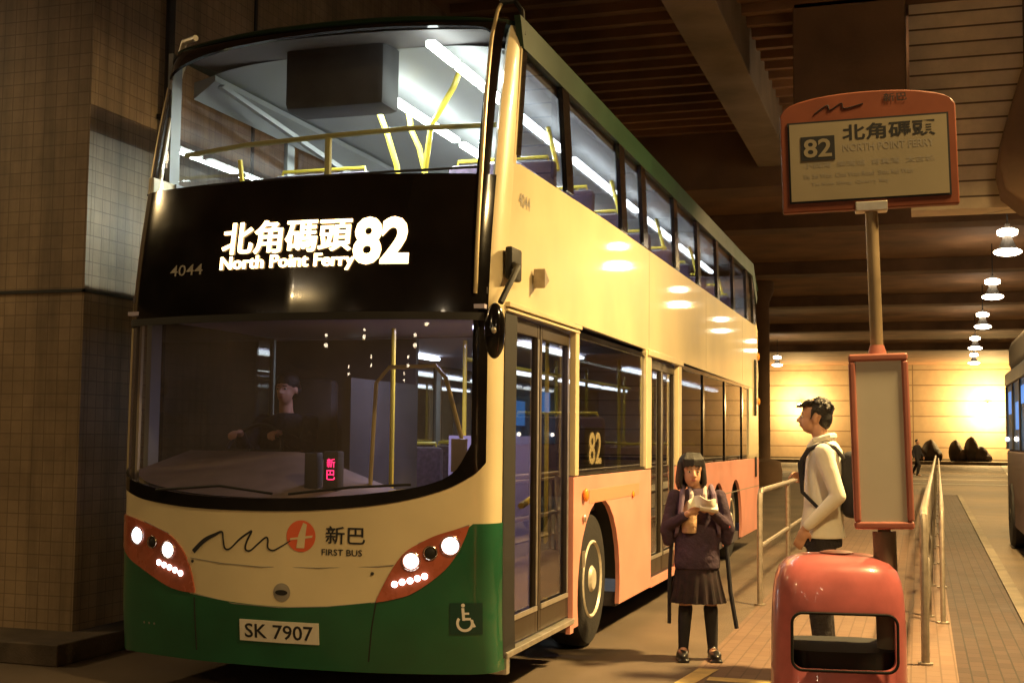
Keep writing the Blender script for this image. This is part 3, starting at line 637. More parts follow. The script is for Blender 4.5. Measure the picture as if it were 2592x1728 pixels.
m.tube([cc+M @ Vector((.21*math.cos(2*math.pi*i/28), .21*math.sin(2*math.pi*i/28), 0)) for i in range(29)], .014, 8); m.cyl(cc, cc+Vector((0, -.15, -.25)), .03); m.box(cc.x-.2, cc.x+.2, cc.y-.012, cc.y+.012, cc.z-.012, cc.z+.012); m.build('steering_wheel', darkp, bus)
m = MB(); m.rbox((-1.065, .30, 1.39), (.105, .09, .25), .012); fm = m.build('fare_machine', darkp, bus)
m = MB(); m.rbox((-1.20, .30, 1.385), (.09, .09, .24), .012); m.build('fare_machine', darkp, bus)
tf = text_fit('新', -.028, .028, .045, .10, .004); tg = text_fit('巴', -.028, .028, -.03, .03, .004)
m = MB()
for q in (tf, tg): m.add([Vector((-1.06+v.x, .252, 1.37+v.y)) for v in q[0]], q[1])
m.build('red_display', ledred, fm, smooth=False)
def rail(pts, nm='grab_rail', r=.017, mt=None): m = MB(); m.tube(pts, r, 8); return m.build(nm, mt or yellow, bus)
rail([(-1.02, 1.1, .4), (-1.02, 1.1, 2.34)])
rail([(-.95, .60, 1.30), (-.93, .62, 1.95), (-.86, .66, 2.05), (-.55, .68, 2.06), (-.47, .66, 1.98), (-.30, .58, 1.50), (-.30, .58, 1.34), (-.40, .58, 1.30), (-.95, .60, 1.24)], 'door_screen_frame', .014, mat('dull_yellow', (.42, .32, .10), .5))
m = MB(); m.rbox((-.25, .32, 1.50), (.10, .02, .20), .005); m.build('notice_holder', mat('notice_tan', (.40, .30, .16), .5, var=.1), bus)
m = MB(); m.prism([(.7, .4), (2.0, .4), (2.0, 1.2), (.7, 1.15)], -.98, -.96); m.build('cab_side_panel', mat('lilac_panel', (.45, .40, .56), .6, var=.1), bus)
m = MB(); m.box(-1.0, -.35, 2.14, 2.17, .35, 1.62); m.build('modesty_panel', MATS['lilac_panel'], bus)
# wheelarch box with seats, and seats of the lower saloon
def seat(x, y, z, parent=bus, w=.84):
    m = MB(); m.rbox((x, y, z+.42), (w, .42, .10), .04); m.rbox((x, y+.24, z+.78), (w, .09, .72), .04, None, 2); s_ = m.build('seat', purple, parent)
    m = MB(); m.tube([(x-w/2+.05, y+.25, z+1.06), (x-w/2+.07, y+.25, z+1.17), (x+w/2-.07, y+.25, z+1.17), (x+w/2-.05, y+.25, z+1.06)], .014, 6); m.build('seat_grip', yellow, s_)
    m = MB(); m.box(x-.05, x+.05, y-.12, y+.15, z, z+.38); m.build('seat_leg', dark_in, s_)
for i in range(5): seat(-.55, 7.0+i*1.15, .38); seat(-2.0, 3.3+i*1.9, .38)
seat(-.55, 3.3, .65)
for y, x in [(2.2, -.9), (2.3, -.28), (4.75, -.9), (6.3, -.3), (6.3, -1.0), (7.9, -.95), (9.6, -.95), (4.72, -.28)]: rail([(x, y, .4), (x, y, 2.34)])
rail([(-.9, 2.2, 2.2), (-.9, 8.0, 2.2)]); 
rail([(-.2, .62, 1.28), (-.17, .75, 1.28), (-.14, .82, 1.20), (-.14, .84, .75), (-.14, .86, .55)], 'door_grab_rail', .02)
rail([(-.16, .58, 2.05), (-.16, 1.0, 2.05)], 'door_grab_rail', .02); rail([(-.18, .55, 1.63), (-.18, .92, 1.63)], 'door_grab_rail', .02); rail([(-.2, .55, 1.22), (-.2, 1.05, 1.22)], 'door_grab_rail', .02)
rail([(-.14, 1.22, 1.16), (-.14, 1.62, 1.22)], 'door_grab_rail', .022); rail([(-.2, 1.02, .4), (-.2, 1.02, 2.34)], 'door_grab_rail', .018)
def strap(x, y):
    m = MB(); m.box(x-.012, x+.012, y-.004, y+.004, 2.02, 2.2); m.tube([(x, y-.06, 1.92), (x, y+.06, 1.92), (x, y, 2.02), (x, y-.06, 1.92)], .011, 6); m.build('hand_strap', yellow, bus)
for y in (2.6, 3.0, 7.0, 7.6): strap(-.55 if y > 5 else -.9, y)
m = MB(); m.rbox((-.14, 3.15, 1.53), (.04, .62, .34), .01); sd = m.build('side_display', darkp, bus)
tt = text_fit('82', 2.95, 3.36, 1.40, 1.66, .02); m = MB(); m.add([Vector((-.116, v.x, v.y)) for v in tt[0]], tt[1]); m.build('led_lettering', led2, sd, smooth=False)
m = MB(); m.rbox((-.30, 9.8, 1.5), (.3, 1.3, .3), .04); m.rbox((-.30, 9.2, 1.62), (.3, .25, .5), .04); m.build('rear_equipment_case', dark_in, bus)
# ---- interior, upper deck
m = MB(); m.grid(lambda u, v: Vector((OX+.08+(2.40)*u, .95+11.9*v, 4.13+.10*(1-abs(2*u-1)**4))), 20, 6); m.build('upper_ceiling', white_in, bus)
m = MB(); m.box(OX+.045, OX+.06, .7, 13.0, 2.5, 3.33); m.box(-.055, -.045, .8, 13, 2.5, 3.33); m.box(OX+.1, -.1, 12.5, 12.55, 2.5, 4.1); m.build('upper_lining', grey_in, bus)
m = MB(); m.prism([(OX+.05, 3.98), (OX+.22, 4.10), (OX+.22, 4.14), (OX+.05, 4.10)], .9, 12.6, 'y'); m.prism([(-.05, 4.02), (-.20, 4.12), (-.20, 4.14), (-.05, 4.12)], .9, 12.6, 'y'); m.build('ceiling_cove', white_in, bus)
def lstrip(x, a, b, z=4.10):
    m = MB(); m.rbox((x, (a+b)/2, z), (.07, b-a, .045), .015); m.build('ceiling_light', tube, bus)
for a, b in ((.50, .98), (1.03, 1.46), (1.5, 2.28), (2.32, 3.13), (3.17, 3.64), (4.0, 5.67), (6.04, 6.71), (7.19, 8.77), (9.25, 10.49), (10.9, 12.0)): lstrip(-.55, a, b)
for a, b in ((1.45, 3.05), (3.2, 4.5), (4.7, 6.2), (6.5, 8.2), (8.5, 10), (10.3, 12)): lstrip(-1.31, a, b)
m = MB(); m.rbox((-1.345, .90, 4.06), (.74, .30, .52), .05); m.build('front_equipment_box', dark_in, bus)
m = MB(); m.grid(lambda u, v: Fn(-1.3+2.42*u, 4.2, -.06)+Vector((0, .5*v, .02+.04*v)), 20, 4); m.build('front_ceiling_lining', mat('lining_brown', (.10, .09, .09), .7), bus)
for i in range(9):
    seat(-.55, 1.75+i*1.15, 2.5); seat(-2.02, 1.75+i*1.15, 2.5)
rail([(-2.44, .72, 3.53), (-1.9, .58, 3.54), (-1.28, .53, 3.55), (-.7, .55, 3.57), (-.16, .68, 3.59)], 'front_grab_rail', .018, mat('olive_rail', (.34, .30, .10), .45))
rail([(-1.26, .53, 3.54), (-1.26, .53, 2.6)], 'front_grab_rail', .024, MATS['olive_rail'])
rail([(-2.12, .9, 3.52), (-2.06, 1.0, 2.6)])
for x, y in [(-.9, 5.4), (-.9, 7.7), (-1.6, 6.5)]: rail([(x-.16, y-.1, 3.35), (x-.12, y, 3.6), (x, y+.1, 4.15)])
rail([(-.72, 1.5, 4.2), (-.76, 1.5, 4.1), (-.93, 1.5, 3.83), (-.97, 1.5, 3.5)], r=.022)
rail([(-1.42, 1.6, 4.08), (-1.38, 1.6, 3.98), (-1.31, 1.6, 3.81), (-1.23, 1.6, 3.57), (-1.20, 1.6, 3.2)], r=.022); rail([(-1.31, 2.0, 4.08), (-1.29, 2.0, 3.94), (-1.22, 2.0, 3.80), (-1.17, 2.0, 3.6), (-1.15, 2, 3.3)], r=.021)
for i in range(5): rail([(-.42, 2.75+i*2.2, 4.08), (-.34, 2.65+i*2.2, 3.85), (-.30, 2.62+i*2.2, 3.7)], r=.02)
m = MB(); m.prism([(2.2, 3.35), (2.2, 3.40), (8.5, 3.40), (8.5, 3.35)], -1.9, -1.86); m.prism([(.9, 4.05), (.94, 4.08), (7.0, 3.52), (7.0, 3.46)], -2.32, -2.28); m.build('stair_rail', white_in, bus)
def bus_light(x, y, z, sx, sy, p, col=(.88, 1.0, .93)):
    l = bpy.data.lights.new('ceiling_glow_and_fill', 'AREA'); l.shape = 'RECTANGLE'; l.size = sx; l.size_y = sy; l.energy = p; l.color = col
    o = bpy.data.objects.new('ceiling_glow_and_fill', l); COL.objects.link(o); o.location = (x-BO[0], y-BO[1], z-BO[2]); o.parent = bus
bus_light(-.55, 6.3, 4.07, .07, 11, 110); bus_light(-1.31, 6.3, 4.07, .07, 11, 720)
bus_light(-.55, 7, 2.31, .09, 9, 14); bus_light(-1.95, 7, 2.31, .09, 9, 12); bus_light(-.6, 1.3, 2.35, .3, .6, 26, (.72, .66, 1.0))  # last one is an added lilac fill over the entrance, no tube there
# wipers
m = MB(); m.tube([Fn(-.9, 1.26, .02), Fn(-.4, 1.30, .03), Fn(-.05, 1.262, .03)], .008, 6); m.tube([Fn(.05, 1.262, .02), Fn(.45, 1.31, .03), Fn(.80, 1.33, .03)], .008, 6); m.build('wiper', blackm, bus)
# ------------------------------------------------------------------ ground
m = MB(); m.box(-60, 80, -110, 160, -.2, 0); struct(m.build('ground', asphalt, smooth=False))
m = MB(); m.add([(.86, -12, .004), (2.55, -12, .004), (2.75, 34, .004), (.86, 34, .004)], [(0, 1, 2, 3)]); struct(m.build('pavement', tiles('platform_paving', (.165, .10, .068), (.19, .12, .08), (.125, .078, .052), .2, .1, .006, .75, 'floor', .5, .004, .3), smooth=False))
m = MB(); m.add([(2.55, -12, .006), (3.10, -12, .006), (3.45, 34, .006), (2.75, 34, .006)], [(0, 1, 2, 3)]); struct(m.build('brick_path', paver, smooth=False))
m = MB(); m.add([(3.10, -12, 0), (3.22, -12, 0), (3.57, 34, 0), (3.45, 34, 0), (3.10, -12, .03), (3.22, -12, .03), (3.57, 34, .03), (3.45, 34, .03)], [(4, 5, 6, 7), (0, 1, 5, 4), (1, 2, 6, 5), (2, 3, 7, 6), (3, 0, 4, 7)]); struct(m.build('kerb', kerbm))
m = MB(); m.box(1.0, 1.85, .95, 1.75, .002, .012); struct(m.build('dark_ground_plate', mat('dark_plate_metal', (.07, .055, .045), .6, .2, var=.3, vscale=9, bump=.5, bscale=30), smooth=False))  # flat dark rectangle laid on the paving
m = MB()
for (x0, y0_, x1, y1_) in [(1.0, 1.82, 1.02, 2.2)]: pass
def mark(pts, nm='road_marking_light_band', mt=paint_y): q = MB(); q.add([(a, b, .0085) for a, b in pts], [tuple(range(len(pts)))]); return struct(q.build(nm, mt, smooth=False))
mark([(.78, 1.3), (.9, 1.3), (1.02, 2.2), (.88, 2.2)]); mark([(1.0, 1.76), (1.9, 1.80), (1.9, 1.92), (1.0, 1.90)])
for i, (y, a) in enumerate([(44, .3), (50, .35), (57, .3), (66, .4), (76, .3)]): mark([(-8, y), (22, y), (22, y+.5), (-8, y+.5)], mt=paint_w)  # pale cross bands painted on for the light pools between the far lamps
mark([(4.6, 20), (5.4, 20), (9.5, 90), (7.9, 90)], mt=paint_w)
# ------------------------------------------------------------------ tiled block on the left, its kerb and downpipe
t = thing('tiled_wall_block', 'tall tiled wall block at the left edge with a pale band on its side', 'wall', (-7, 6, 0))
m = MB(); m.box(-13, -3.59, 1.205, 1.25, .15, 7.25); m.build('front_face', walltile, t, smooth=False)
m = MB(); m.box(-3.64, -3.588, 1.25, 22, .15, 7.25); m.build('side_face', walltile, t, smooth=False)
m = MB(); m.box(-13, -3.66, 1.26, 22, .15, 7.2); m.build('core', conc, t, smooth=False)
m = MB(); m.box(-13, -3.575, 1.19, 1.206, 2.665, 2.69); m.box(-3.60, -3.575, 1.19, 22, 2.665, 2.69); m.build('dark_joint', darkp, t)
m = MB(); m.box(-3.60, -3.572, 3.62, 3.66, 2.69, 7.2); m.build('expansion_joint', darkp, t)
m = MB(); m.box(-13, -3.3, .66, 20, 0, .15)
struct(m.build('kerb', mat('worn_kerb', (.085, .062, .042), .85, var=.5, vscale=3, bump=.4), bevel=.01))
mark([(-9, .3), (-4.0, .3), (-4.0, .5), (-9, .5)], mt=paint_w) if False else None
t = thing('downpipe', 'thin dark downpipe running up the tiled wall beside the bus', 'pipe', (-3.5, 2.13, .15))
m = MB(); m.cyl((-3.52, 2.13, .15), (-3.52, 2.13, 7.2), .04, n=10); m.build('pipe', darkp, t)
m = MB()
for z in (1.0, 2.6, 4.2, 5.8): m.box(-3.59, -3.47, 2.07, 2.19, z, z+.04)
m.build('pipe_clip', darkp, t)
# ------------------------------------------------------------------ roof of the station
m = MB(); m.box(-30, 30, -100, 95, 7.25, 7.5); struct(m.build('ceiling', deckm, smooth=False))
m = MB()
y = -1.0
while y < 16: m.box(-3.4, 2.0, y, y+.11, 7.13, 7.25); y += .52
struct(m.build('ceiling', deckm, smooth=False))
def beam(nm, label, x0, x1, y0_, y1_, z0, z1, mt=conc):
    m = MB(); m.box(x0, x1, y0_, y1_, z0, z1); o = m.build(nm, mt, bevel=.02, origin=((x0+x1)/2, (y0_+y1_)/2, z0)); return tag(o, label, 'beam')
beam('roof_beam', 'long concrete roof beam running above the bus towards the back', -.35, .25, -8, 16.2, 6.55, 7.25)
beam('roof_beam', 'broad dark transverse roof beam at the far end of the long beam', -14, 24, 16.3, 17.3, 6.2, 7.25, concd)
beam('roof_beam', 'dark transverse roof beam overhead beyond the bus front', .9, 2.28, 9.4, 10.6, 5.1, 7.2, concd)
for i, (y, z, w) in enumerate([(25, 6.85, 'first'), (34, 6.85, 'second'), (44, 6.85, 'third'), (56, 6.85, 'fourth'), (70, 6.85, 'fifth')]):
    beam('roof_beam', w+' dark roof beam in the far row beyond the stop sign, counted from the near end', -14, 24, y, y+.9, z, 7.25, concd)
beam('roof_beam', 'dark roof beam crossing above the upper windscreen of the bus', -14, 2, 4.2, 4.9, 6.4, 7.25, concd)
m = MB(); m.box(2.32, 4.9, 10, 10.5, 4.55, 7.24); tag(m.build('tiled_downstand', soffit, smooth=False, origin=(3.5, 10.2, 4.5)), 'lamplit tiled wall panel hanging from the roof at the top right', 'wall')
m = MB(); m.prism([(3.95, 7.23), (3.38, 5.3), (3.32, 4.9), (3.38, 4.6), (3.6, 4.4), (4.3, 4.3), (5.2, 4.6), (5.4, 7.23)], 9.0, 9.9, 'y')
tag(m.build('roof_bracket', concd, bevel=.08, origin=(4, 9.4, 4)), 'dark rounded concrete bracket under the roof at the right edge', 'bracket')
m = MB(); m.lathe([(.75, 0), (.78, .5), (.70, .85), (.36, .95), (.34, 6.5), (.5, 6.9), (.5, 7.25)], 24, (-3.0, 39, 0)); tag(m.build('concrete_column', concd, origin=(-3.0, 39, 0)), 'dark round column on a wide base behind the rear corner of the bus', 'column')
# ------------------------------------------------------------------ far wall and what stands before it
t = thing('back_wall', 'floodlit wall with horizontal cladding lines closing the far end', 'wall', (2, 92, 0))
m = MB(); m.box(-40, 40, 92, 92.4, 0, 7.4); m.build('cladding', farwall, t, smooth=False)
m = MB(); m.box(-40, 40, 91.5, 91.99, 0, .35); m.build('plinth', kerbm, t)
m = MB(); m.box(-40, 40, 86.5, 91.5, 0, .22); struct(m.build('pavement', kerbm, smooth=False))
def wall_lamp(x, y, z, p, label):
    t = thing('floodlight', label, 'lamp', (x, y, z), 'floodlights on the far wall')
    m = MB(); m.rbox((x, y, z), (.3, .14, .2), .03); m.build('housing', alu, t)
    m = MB(); m.rbox((x, y-.09, z-.03), (.26, .03, .16), .01); m.build('lens', glow, t)
    m = MB(); m.cyl((x, y, z), (x, 92, z+.2), .04); m.build('arm', darkp, t)
    l = bpy.data.lights.new('flood', 'POINT'); l.energy = p; l.color = SODIUM; l.shadow_soft_size = .25
    o = bpy.data.objects.new('flood', l); COL.objects.link(o); o.parent = t; o.location = (0, -.45, -.1)
wall_lamp(7.2, 91.0, 4.3, 4600, 'bright floodlight on the far wall beside the blue bus')
wall_lamp(-6.1, 91.0, 4.3, 2300, 'floodlight on the far wall left of the standing man')
def heap(x, y, prof, label):  # rounded heap under a tarpaulin, contents left open
    m = MB()
    for dx, w, h in prof: m.ell((x+dx, y, .2+h*.42), (w, .6, h*.58), None, 16, 10); m.ell((x+dx*1.05+.05, y-.1, .2+h*.8), (w*.42, .3, h*.24), None, 12, 8)
    tag(m.build('tarpaulin_heap', tarp, origin=(x, y, .22), remesh=.06, sm=3), label, 'motorcycle', 'tarpaulin heaps by the far wall')
heap(3.0, 88.6, [(-.5, .55, .9), (.15, .6, 1.5), (.6, .4, .9)], 'dark tarpaulin heap by the far wall, nearest the timetable panel')
heap(4.95, 88.6, [(-.1, .48, 1.5), (.35, .4, .85)], 'dark tarpaulin heap by the far wall, middle one of the row')
heap(6.15, 88.4, [(-.25, .5, 1.75), (.35, .55, 1.1), (.75, .4, .6)], 'larger dark tarpaulin heap by the far wall beside the blue bus')
# ------------------------------------------------------------------ blue bus at the right edge
t = thing('blue_bus', 'blue bus at the right edge, only a strip of its side in view', 'bus', (5, 9.5, 0))
def bb(x0, x1, y0_, y1_, z0, z1, nm, mt, bv=.0, par=None):
    m = MB(); m.box(x0, x1, y0_, y1_, z0, z1); return m.build(nm, mt, par or t, bevel=bv)
Y0, Y1 = 3.8, 15.3
bb(3.74, 6.2, Y0, Y1, .32, 1.5, 'lower_panel', mat('maroon_grey_paint', (.09, .05, .055), .45, var=.5, vscale=4), .05)
bb(3.72, 6.2, Y0, Y1, 2.5, 2.72, 'side_panel', mat('dark_blue_paint', (.03, .04, .06), .4, var=.5), .03)
bb(3.78, 6.15, Y0+.05, Y1-.05, 2.72, 3.25, 'roof', mat('roof_grey', (.05, .04, .034), .6, var=.4), .14)
wb_ = bb(3.75, 6.15, Y0+.04, Y1-.04, 1.5, 2.5, 'window_band', bluep)
for k in range(9): y = Y0+.02+k*1.42; bb(3.725, 3.80, y, y+.10, 1.5, 2.5, 'window_post', darkp)
for k, (y, z, dy, dz) in enumerate([(14.0, 2.05, .8, .35), (12.6, 1.8, .7, .4), (11.3, 2.15, .9, .25)]): bb(3.742, 3.748, y, y+dy, z, z+dz, 'lit_advert', emis('blue_advert', (.05, .30, .9), .9))
for y in (14.3, 6.2):
    m = MB(); m.lathe([(.28, -.13), (.46, -.13), (.5, -.08), (.5, .08), (.46, .13), (.28, .13)], 28, (3.84, y, .5), 'x'); w_ = m.build('wheel', tyrem, t)
    m = MB(); m.lathe([(.28, -.12), (.2, -.08), (.1, -.13), (.02, -.13)], 20, (3.84, y, .5), 'x'); m.build('rim', rimm, w_)
for y in (14.9, 12.9, 11.0):
    m = MB(); m.ell((3.72, y, 1.66), (.03, .05, .035)); m.build('marker_lamp', emis('pale_marker', (1, .9, .75), 6), t)
# ------------------------------------------------------------------ railings
def railing(label, x0, y0_, x1, y1_, n, hh, mid, r=.024):
    t = thing('railing', label, 'railing', (x0, y0_, 0)); d = Vector((x1-x0, y1_-y0_, 0)); 
    P = lambda f, z: (x0+d.x*f, y0_+d.y*f, z); L = d.length; c = .12/L
    m = MB(); pts = [P(0, 0), P(0, hh-.12), P(c*.3, hh-.035), P(c, hh)]+[P(f/20, hh) for f in range(1, 21)]; m.tube(pts, r, 10); m.build('top_rail', steel, t)
    m = MB(); m.tube([P(0, mid), P(1, mid)], r*.8, 8); m.build('middle_rail', steel, t)
    for i in range(1, n+1):
        m = MB(); m.cyl(P(i/n, 0), P(i/n, hh), r, n=10); m.build('post', steel, t)
    for i in range(0, n+1): m = MB(); m.cyl(P(i/n, .004), P(i/n, .02), .055, n=14); m.build('base_plate', steel, t)
railing('short steel railing beside the bus, in front of the standing man', .88, 5.83, .88, 34, 10, 1.11, .57, .028)
railing('long steel railing right of the stop pole running to the back', 2.40, 2.95, 2.93, 40, 14, 1.10, .55, .03)
railing('steel railing just right of the long one, slightly farther off', 2.56, 5.2, 3.02, 40, 12, 1.02, .5, .022)
# ------------------------------------------------------------------ stop pole (leans slightly)
t = thing('bus_stop_sign', 'leaning bus stop pole with an orange framed route 82 board and red timetable case', 'sign', (2.27, -2.2, 0))
def outl(w, h0, h1, n=14):   # arched plate outline in x,z
    pts = [(-w, h0), (w, h0), (w, h1)]
    for i in range(1, n): a = math.pi*i/n; pts.append((w*.98*math.cos(a) if abs(math.cos(a)) < .98 else w*math.cos(a), h1+.07*math.sin(a)**.8))
    pts.append((-w, h1)); return pts
cx, cy = 2.25, -2.2
m = MB(); m.prism([(cx+a, b) for a, b in outl(.302, 2.435, 2.79)], cy-.02, cy+.02, 'y'); fr = m.build('sign_board', stoporg, t, bevel=.008)
m = MB(); m.box(cx-.277, cx+.277, cy-.0225, cy-.0205, 2.467, 2.762); m.build('sign_border', textk, fr, smooth=False)
m = MB(); m.box(cx-.270, cx+.270, cy-.0245, cy-.0225, 2.474, 2.755); m.build('notice_face', paper, fr, smooth=False)
def wr(body, a0, a1, b0, b1, bo=.01, mt=textk, yy=-.0250):
    q = text_fit(body, a0, a1, b0, b1, bo); m = MB(); m.add([Vector((cx+v.x, cy+yy, v.y)) for v in q[0]], q[1]); m.build('lettering', mt, fr, smooth=False)
m = MB(); m.rbox((cx-.172, cy-.025, 2.663), (.118, .002, .088), .0008); m.build('number_box', textk, fr, smooth=False)
wr('82', -.222, -.124, 2.63, 2.697, .02, paper, -.0266)
wr('北角碼頭', -.085, .232, 2.683, 2.742, .02); wr('NORTH POINT FERRY', -.085, .225, 2.645, 2.672, .01, textg)
wr('小西灣  柴灣道  筲箕灣  太古城', -.225, .225, 2.592, 2.612, .012, textg)
wr('Siu Sai Wan  Chai Wan Road  Shau Kei Wan', -.225, .15, 2.555, 2.572, .004, textg); wr('Tai Koo Shing  Quarry Bay', -.20, .07, 2.525, 2.540, .004, textg)
m = MB(); m.tube(dens([(cx-.18, cy-.021, 2.79), (cx-.135, cy-.021, 2.818), (cx-.125, cy-.021, 2.80), (cx-.085, cy-.021, 2.822), (cx-.075, cy-.021, 2.802), (cx-.01, cy-.021, 2.815)]), .0018, 5); m.build('logo_swoosh', textk, fr)
wr('新巴', .06, .14, 2.815, 2.845, .01, textk, -.0225)
m = MB(); m.box(cx-.05, cx+.06, cy-.03, cy+.03, 2.425, 2.46); m.build('bracket', alu, t, bevel=.004)
m = MB(); m.cyl((cx+.005, cy, 0), (cx+.005, cy, 2.44), .022, n=14); m.build('pole', mat('painted_pole', (.40, .30, .18), .45, .2, var=.25, vscale=8), t)
m = MB(); m.cyl((cx+.005, cy, 0), (cx+.005, cy, 1.30), .04, n=14); m.build('pole_sleeve', conc, t)
px = cx+.005
m = MB()
m.box(px-.100, px+.100, cy-.05, cy+.03, 1.892, 1.918); m.box(px-.100, px+.100, cy-.05, cy+.03, 1.31, 1.336); m.box(px-.100, px-.077, cy-.05, cy+.03, 1.336, 1.892); m.box(px+.077, px+.100, cy-.05, cy+.03, 1.336, 1.892); tc_ = m.build('timetable_case', stopred, t, bevel=.008)
m = MB(); m.box(px-.0775, px+.0775, cy-.042, cy+.02, 1.335, 1.893); m.build('timetable_sheet', paper2, tc_, smooth=False)
m = MB(); m.cyl((px, cy, 1.915), (px, cy, 1.95), .034, .024, n=14); m.build('pole_collar', stopred, t)
t.rotation_euler = (0, R(-1.6), R(4)); t.location.x += .035
# ------------------------------------------------------------------ litter bin
def superell(cx_, cy_, rx, ry, z, n=48, e=3.6):
    return [(cx_+rx*math.copysign(abs(math.cos(2*math.pi*i/n))**(2/e), math.cos(2*math.pi*i/n)), cy_+ry*math.copysign(abs(math.sin(2*math.pi*i/n))**(2/e), math.sin(2*math.pi*i/n)), z) for i in range(n)]
def stack(rows, n=48, e=3.6):
    m = MB(); vs = []
    for rx, ry, z in rows: vs += superell(0, 0, rx, ry, z, n, e)
    m.add(vs, [(i*n+k, i*n+(k+1) % n, (i+1)*n+(k+1) % n, (i+1)*n+k) for i in range(len(rows)-1) for k in range(n)]+[tuple(range(n))[::-1], tuple(range((len(rows)-1)*n, len(rows)*n))]); return m
BX, BY = 2.09, -2.18
t = thing('litter_bin', 'salmon red domed fibreglass litter bin with open slots in the foreground', 'bin', (BX, BY, 0)); t['_o'] = (0, 0, 0)
rows = [(.215, .20, 0), (.228, .212, .03), (.230, .214, .5), (.226, .21, .95), (.222, .207, 1.04), (.218, .203, 1.09), (.211, .196, 1.13), (.198, .183, 1.165), (.173, .158, 1.192), (.13, .115, 1.209), (.06, .05, 1.216), (.01, .01, 1.218)]
ob = stack(rows, 64).build('shell', binred)
inr = stack([(.205, .19, .02), (.207, .192, .95), (.20, .185, 1.05), (.17, .155, 1.13), (.10, .09, 1.175), (.01, .01, 1.18)], 48).build('inner', binred)
def rrect(cx_, cz, w, h, r, n=6, bow=0):
    pts = []
    for sx, sz, a0 in ((1, 1, 0), (-1, 1, 90), (-1, -1, 180), (1, -1, 270)):
        for i in range(n+1): a = R(a0+90*i/n); pts.append((cx_+sx*(w-r)+r*math.cos(a), cz+sz*(h-r)+r*math.sin(a)))
    return pts
sl = MB(); sl.prism(rrect(.004, .937, .170, .092, .035), -.5, .5, 'y'); so = sl.build('slot', binred)
for c_ in (inr, so):
    b = ob.modifiers.new('b', 'BOOLEAN'); b.operation = 'DIFFERENCE'; b.object = c_; b.solver = 'EXACT'
bv = ob.modifiers.new('v', 'BEVEL'); bv.width = .004; bv.segments = 2; bv.limit_method = 'ANGLE'; bv.angle_limit = R(50)
dg = bpy.context.evaluated_depsgraph_get(); dg.update(); nm = bpy.data.meshes.new_from_object(ob.evaluated_get(dg)); ob.modifiers.clear(); ob.data = nm; nm.name = 'shell'
nm.shade_smooth(); nm.set_sharp_from_angle(angle=R(35))
ob.parent = t; bpy.data.objects.remove(inr); bpy.data.objects.remove(so)
stack([(.19, .178, .03), (.192, .18, .90)], 40).build('inner_can', binin, t)
m = MB(); m.tube([(a, -.212, b) for a, b in rrect(.004, .937, .173, .095, .035)+[rrect(.004, .937, .173, .095, .035)[0]]], .005, 6); m.build('slot_rim', binin, t)
t.rotation_euler = (0, 0, R(9))
m = MB(); m.lathe([(.06, 0), (.058, .004), (.04, .008), (.01, .009)], 20, (0, -.0, 1.217)); m.build('ash_disc', mat('worn_patch', (.38, .08, .04), .5, var=.4, vscale=30), t)
# ------------------------------------------------------------------ people
def hand(m, w, d, palm_n, size=.085, curl=.5, flip=1):
    """hand from wrist w along d; palm normal palm_n; thumb on side"""
    w = Vector(w); d = Vector(d).normalized(); pn = Vector(palm_n); pn = (pn-d*pn.dot(d)).normalized(); sd = d.cross(pn).normalized()*flip
    pc = w+d*size*.5; M = Matrix((sd, d, pn)).transposed(); m.ell(pc, (size*.44, size*.55, size*.17), M, 12, 8)
    for k, (o, L) in enumerate([(-.33, .72), (-.11, .85), (.11, .95), (.32, .85)]):
        b = w+d*size*.92+sd*o*size; L *= size; r = size*.095
        q1 = b+(d*math.cos(curl*.5)+pn*math.sin(curl*.5))*L*.45; q2 = q1+(d*math.cos(curl*1.3)+pn*math.sin(curl*1.3))*L*.32; q3 = q2+(d*math.cos(curl*2)+pn*math.sin(curl*2))*L*.23
        m.caps(b-d*size*.15, r, q1, r*.95, 8); m.caps(q1, r*.95, q2, r*.88, 8); m.caps(q2, r*.88, q3, r*.75, 8)
    b = w+d*size*.3+sd*size*.36; q1 = b+(d*.6+sd*.6+pn*.25)*size*.38; q2 = q1+(d*.85+sd*.15+pn*.4)*size*.32
    m.caps(b, r*1.25, q1, r*1.15, 8); m.caps(q1, r*1.15, q2, r*.9, 8)
def head(m, c, k=1.0, Mx=None):
    """face toward local -y; c = centre of skull; k scale (1 = 0.23 m tall)"""
    Mx = Mx or Matrix.Identity(3); P = lambda x, y, z: Vector(c)+Mx @ (Vector((x, y, z))*k)
    m.ell(P(0, .012, .03), (.076*k, .094*k, .088*k), Mx, 18, 12); m.ell(P(0, -.022, -.03), (.058*k, .062*k, .078*k), Mx, 16, 10)
    m.ell(P(0, -.042, -.080), (.030*k, .028*k, .022*k), Mx); m.ell(P(0, -.03, -.062), (.046*k, .045*k, .03*k), Mx)
    m.caps(P(0, -.082, .004), .009*k, P(0, -.104, -.028), .0125*k); m.ell(P(.012, -.092, -.031), (.009*k, .01*k, .007*k), Mx); m.ell(P(-.012, -.092, -.031), (.009*k, .01*k, .007*k), Mx)
    m.caps(P(-.032, -.074, .016), .010*k, P(.032, -.074, .016), .010*k)
    m.ell(P(.074, .01, -.01), (.010*k, .018*k, .028*k), Mx, 10, 8); m.ell(P(-.074, .01, -.01), (.010*k, .018*k, .028*k), Mx, 10, 8)
    m.ell(P(0, -.082, -.054), (.021*k, .009*k, .006*k), Mx); m.ell(P(0, -.080, -.064), (.017*k, .009*k, .006*k), Mx)
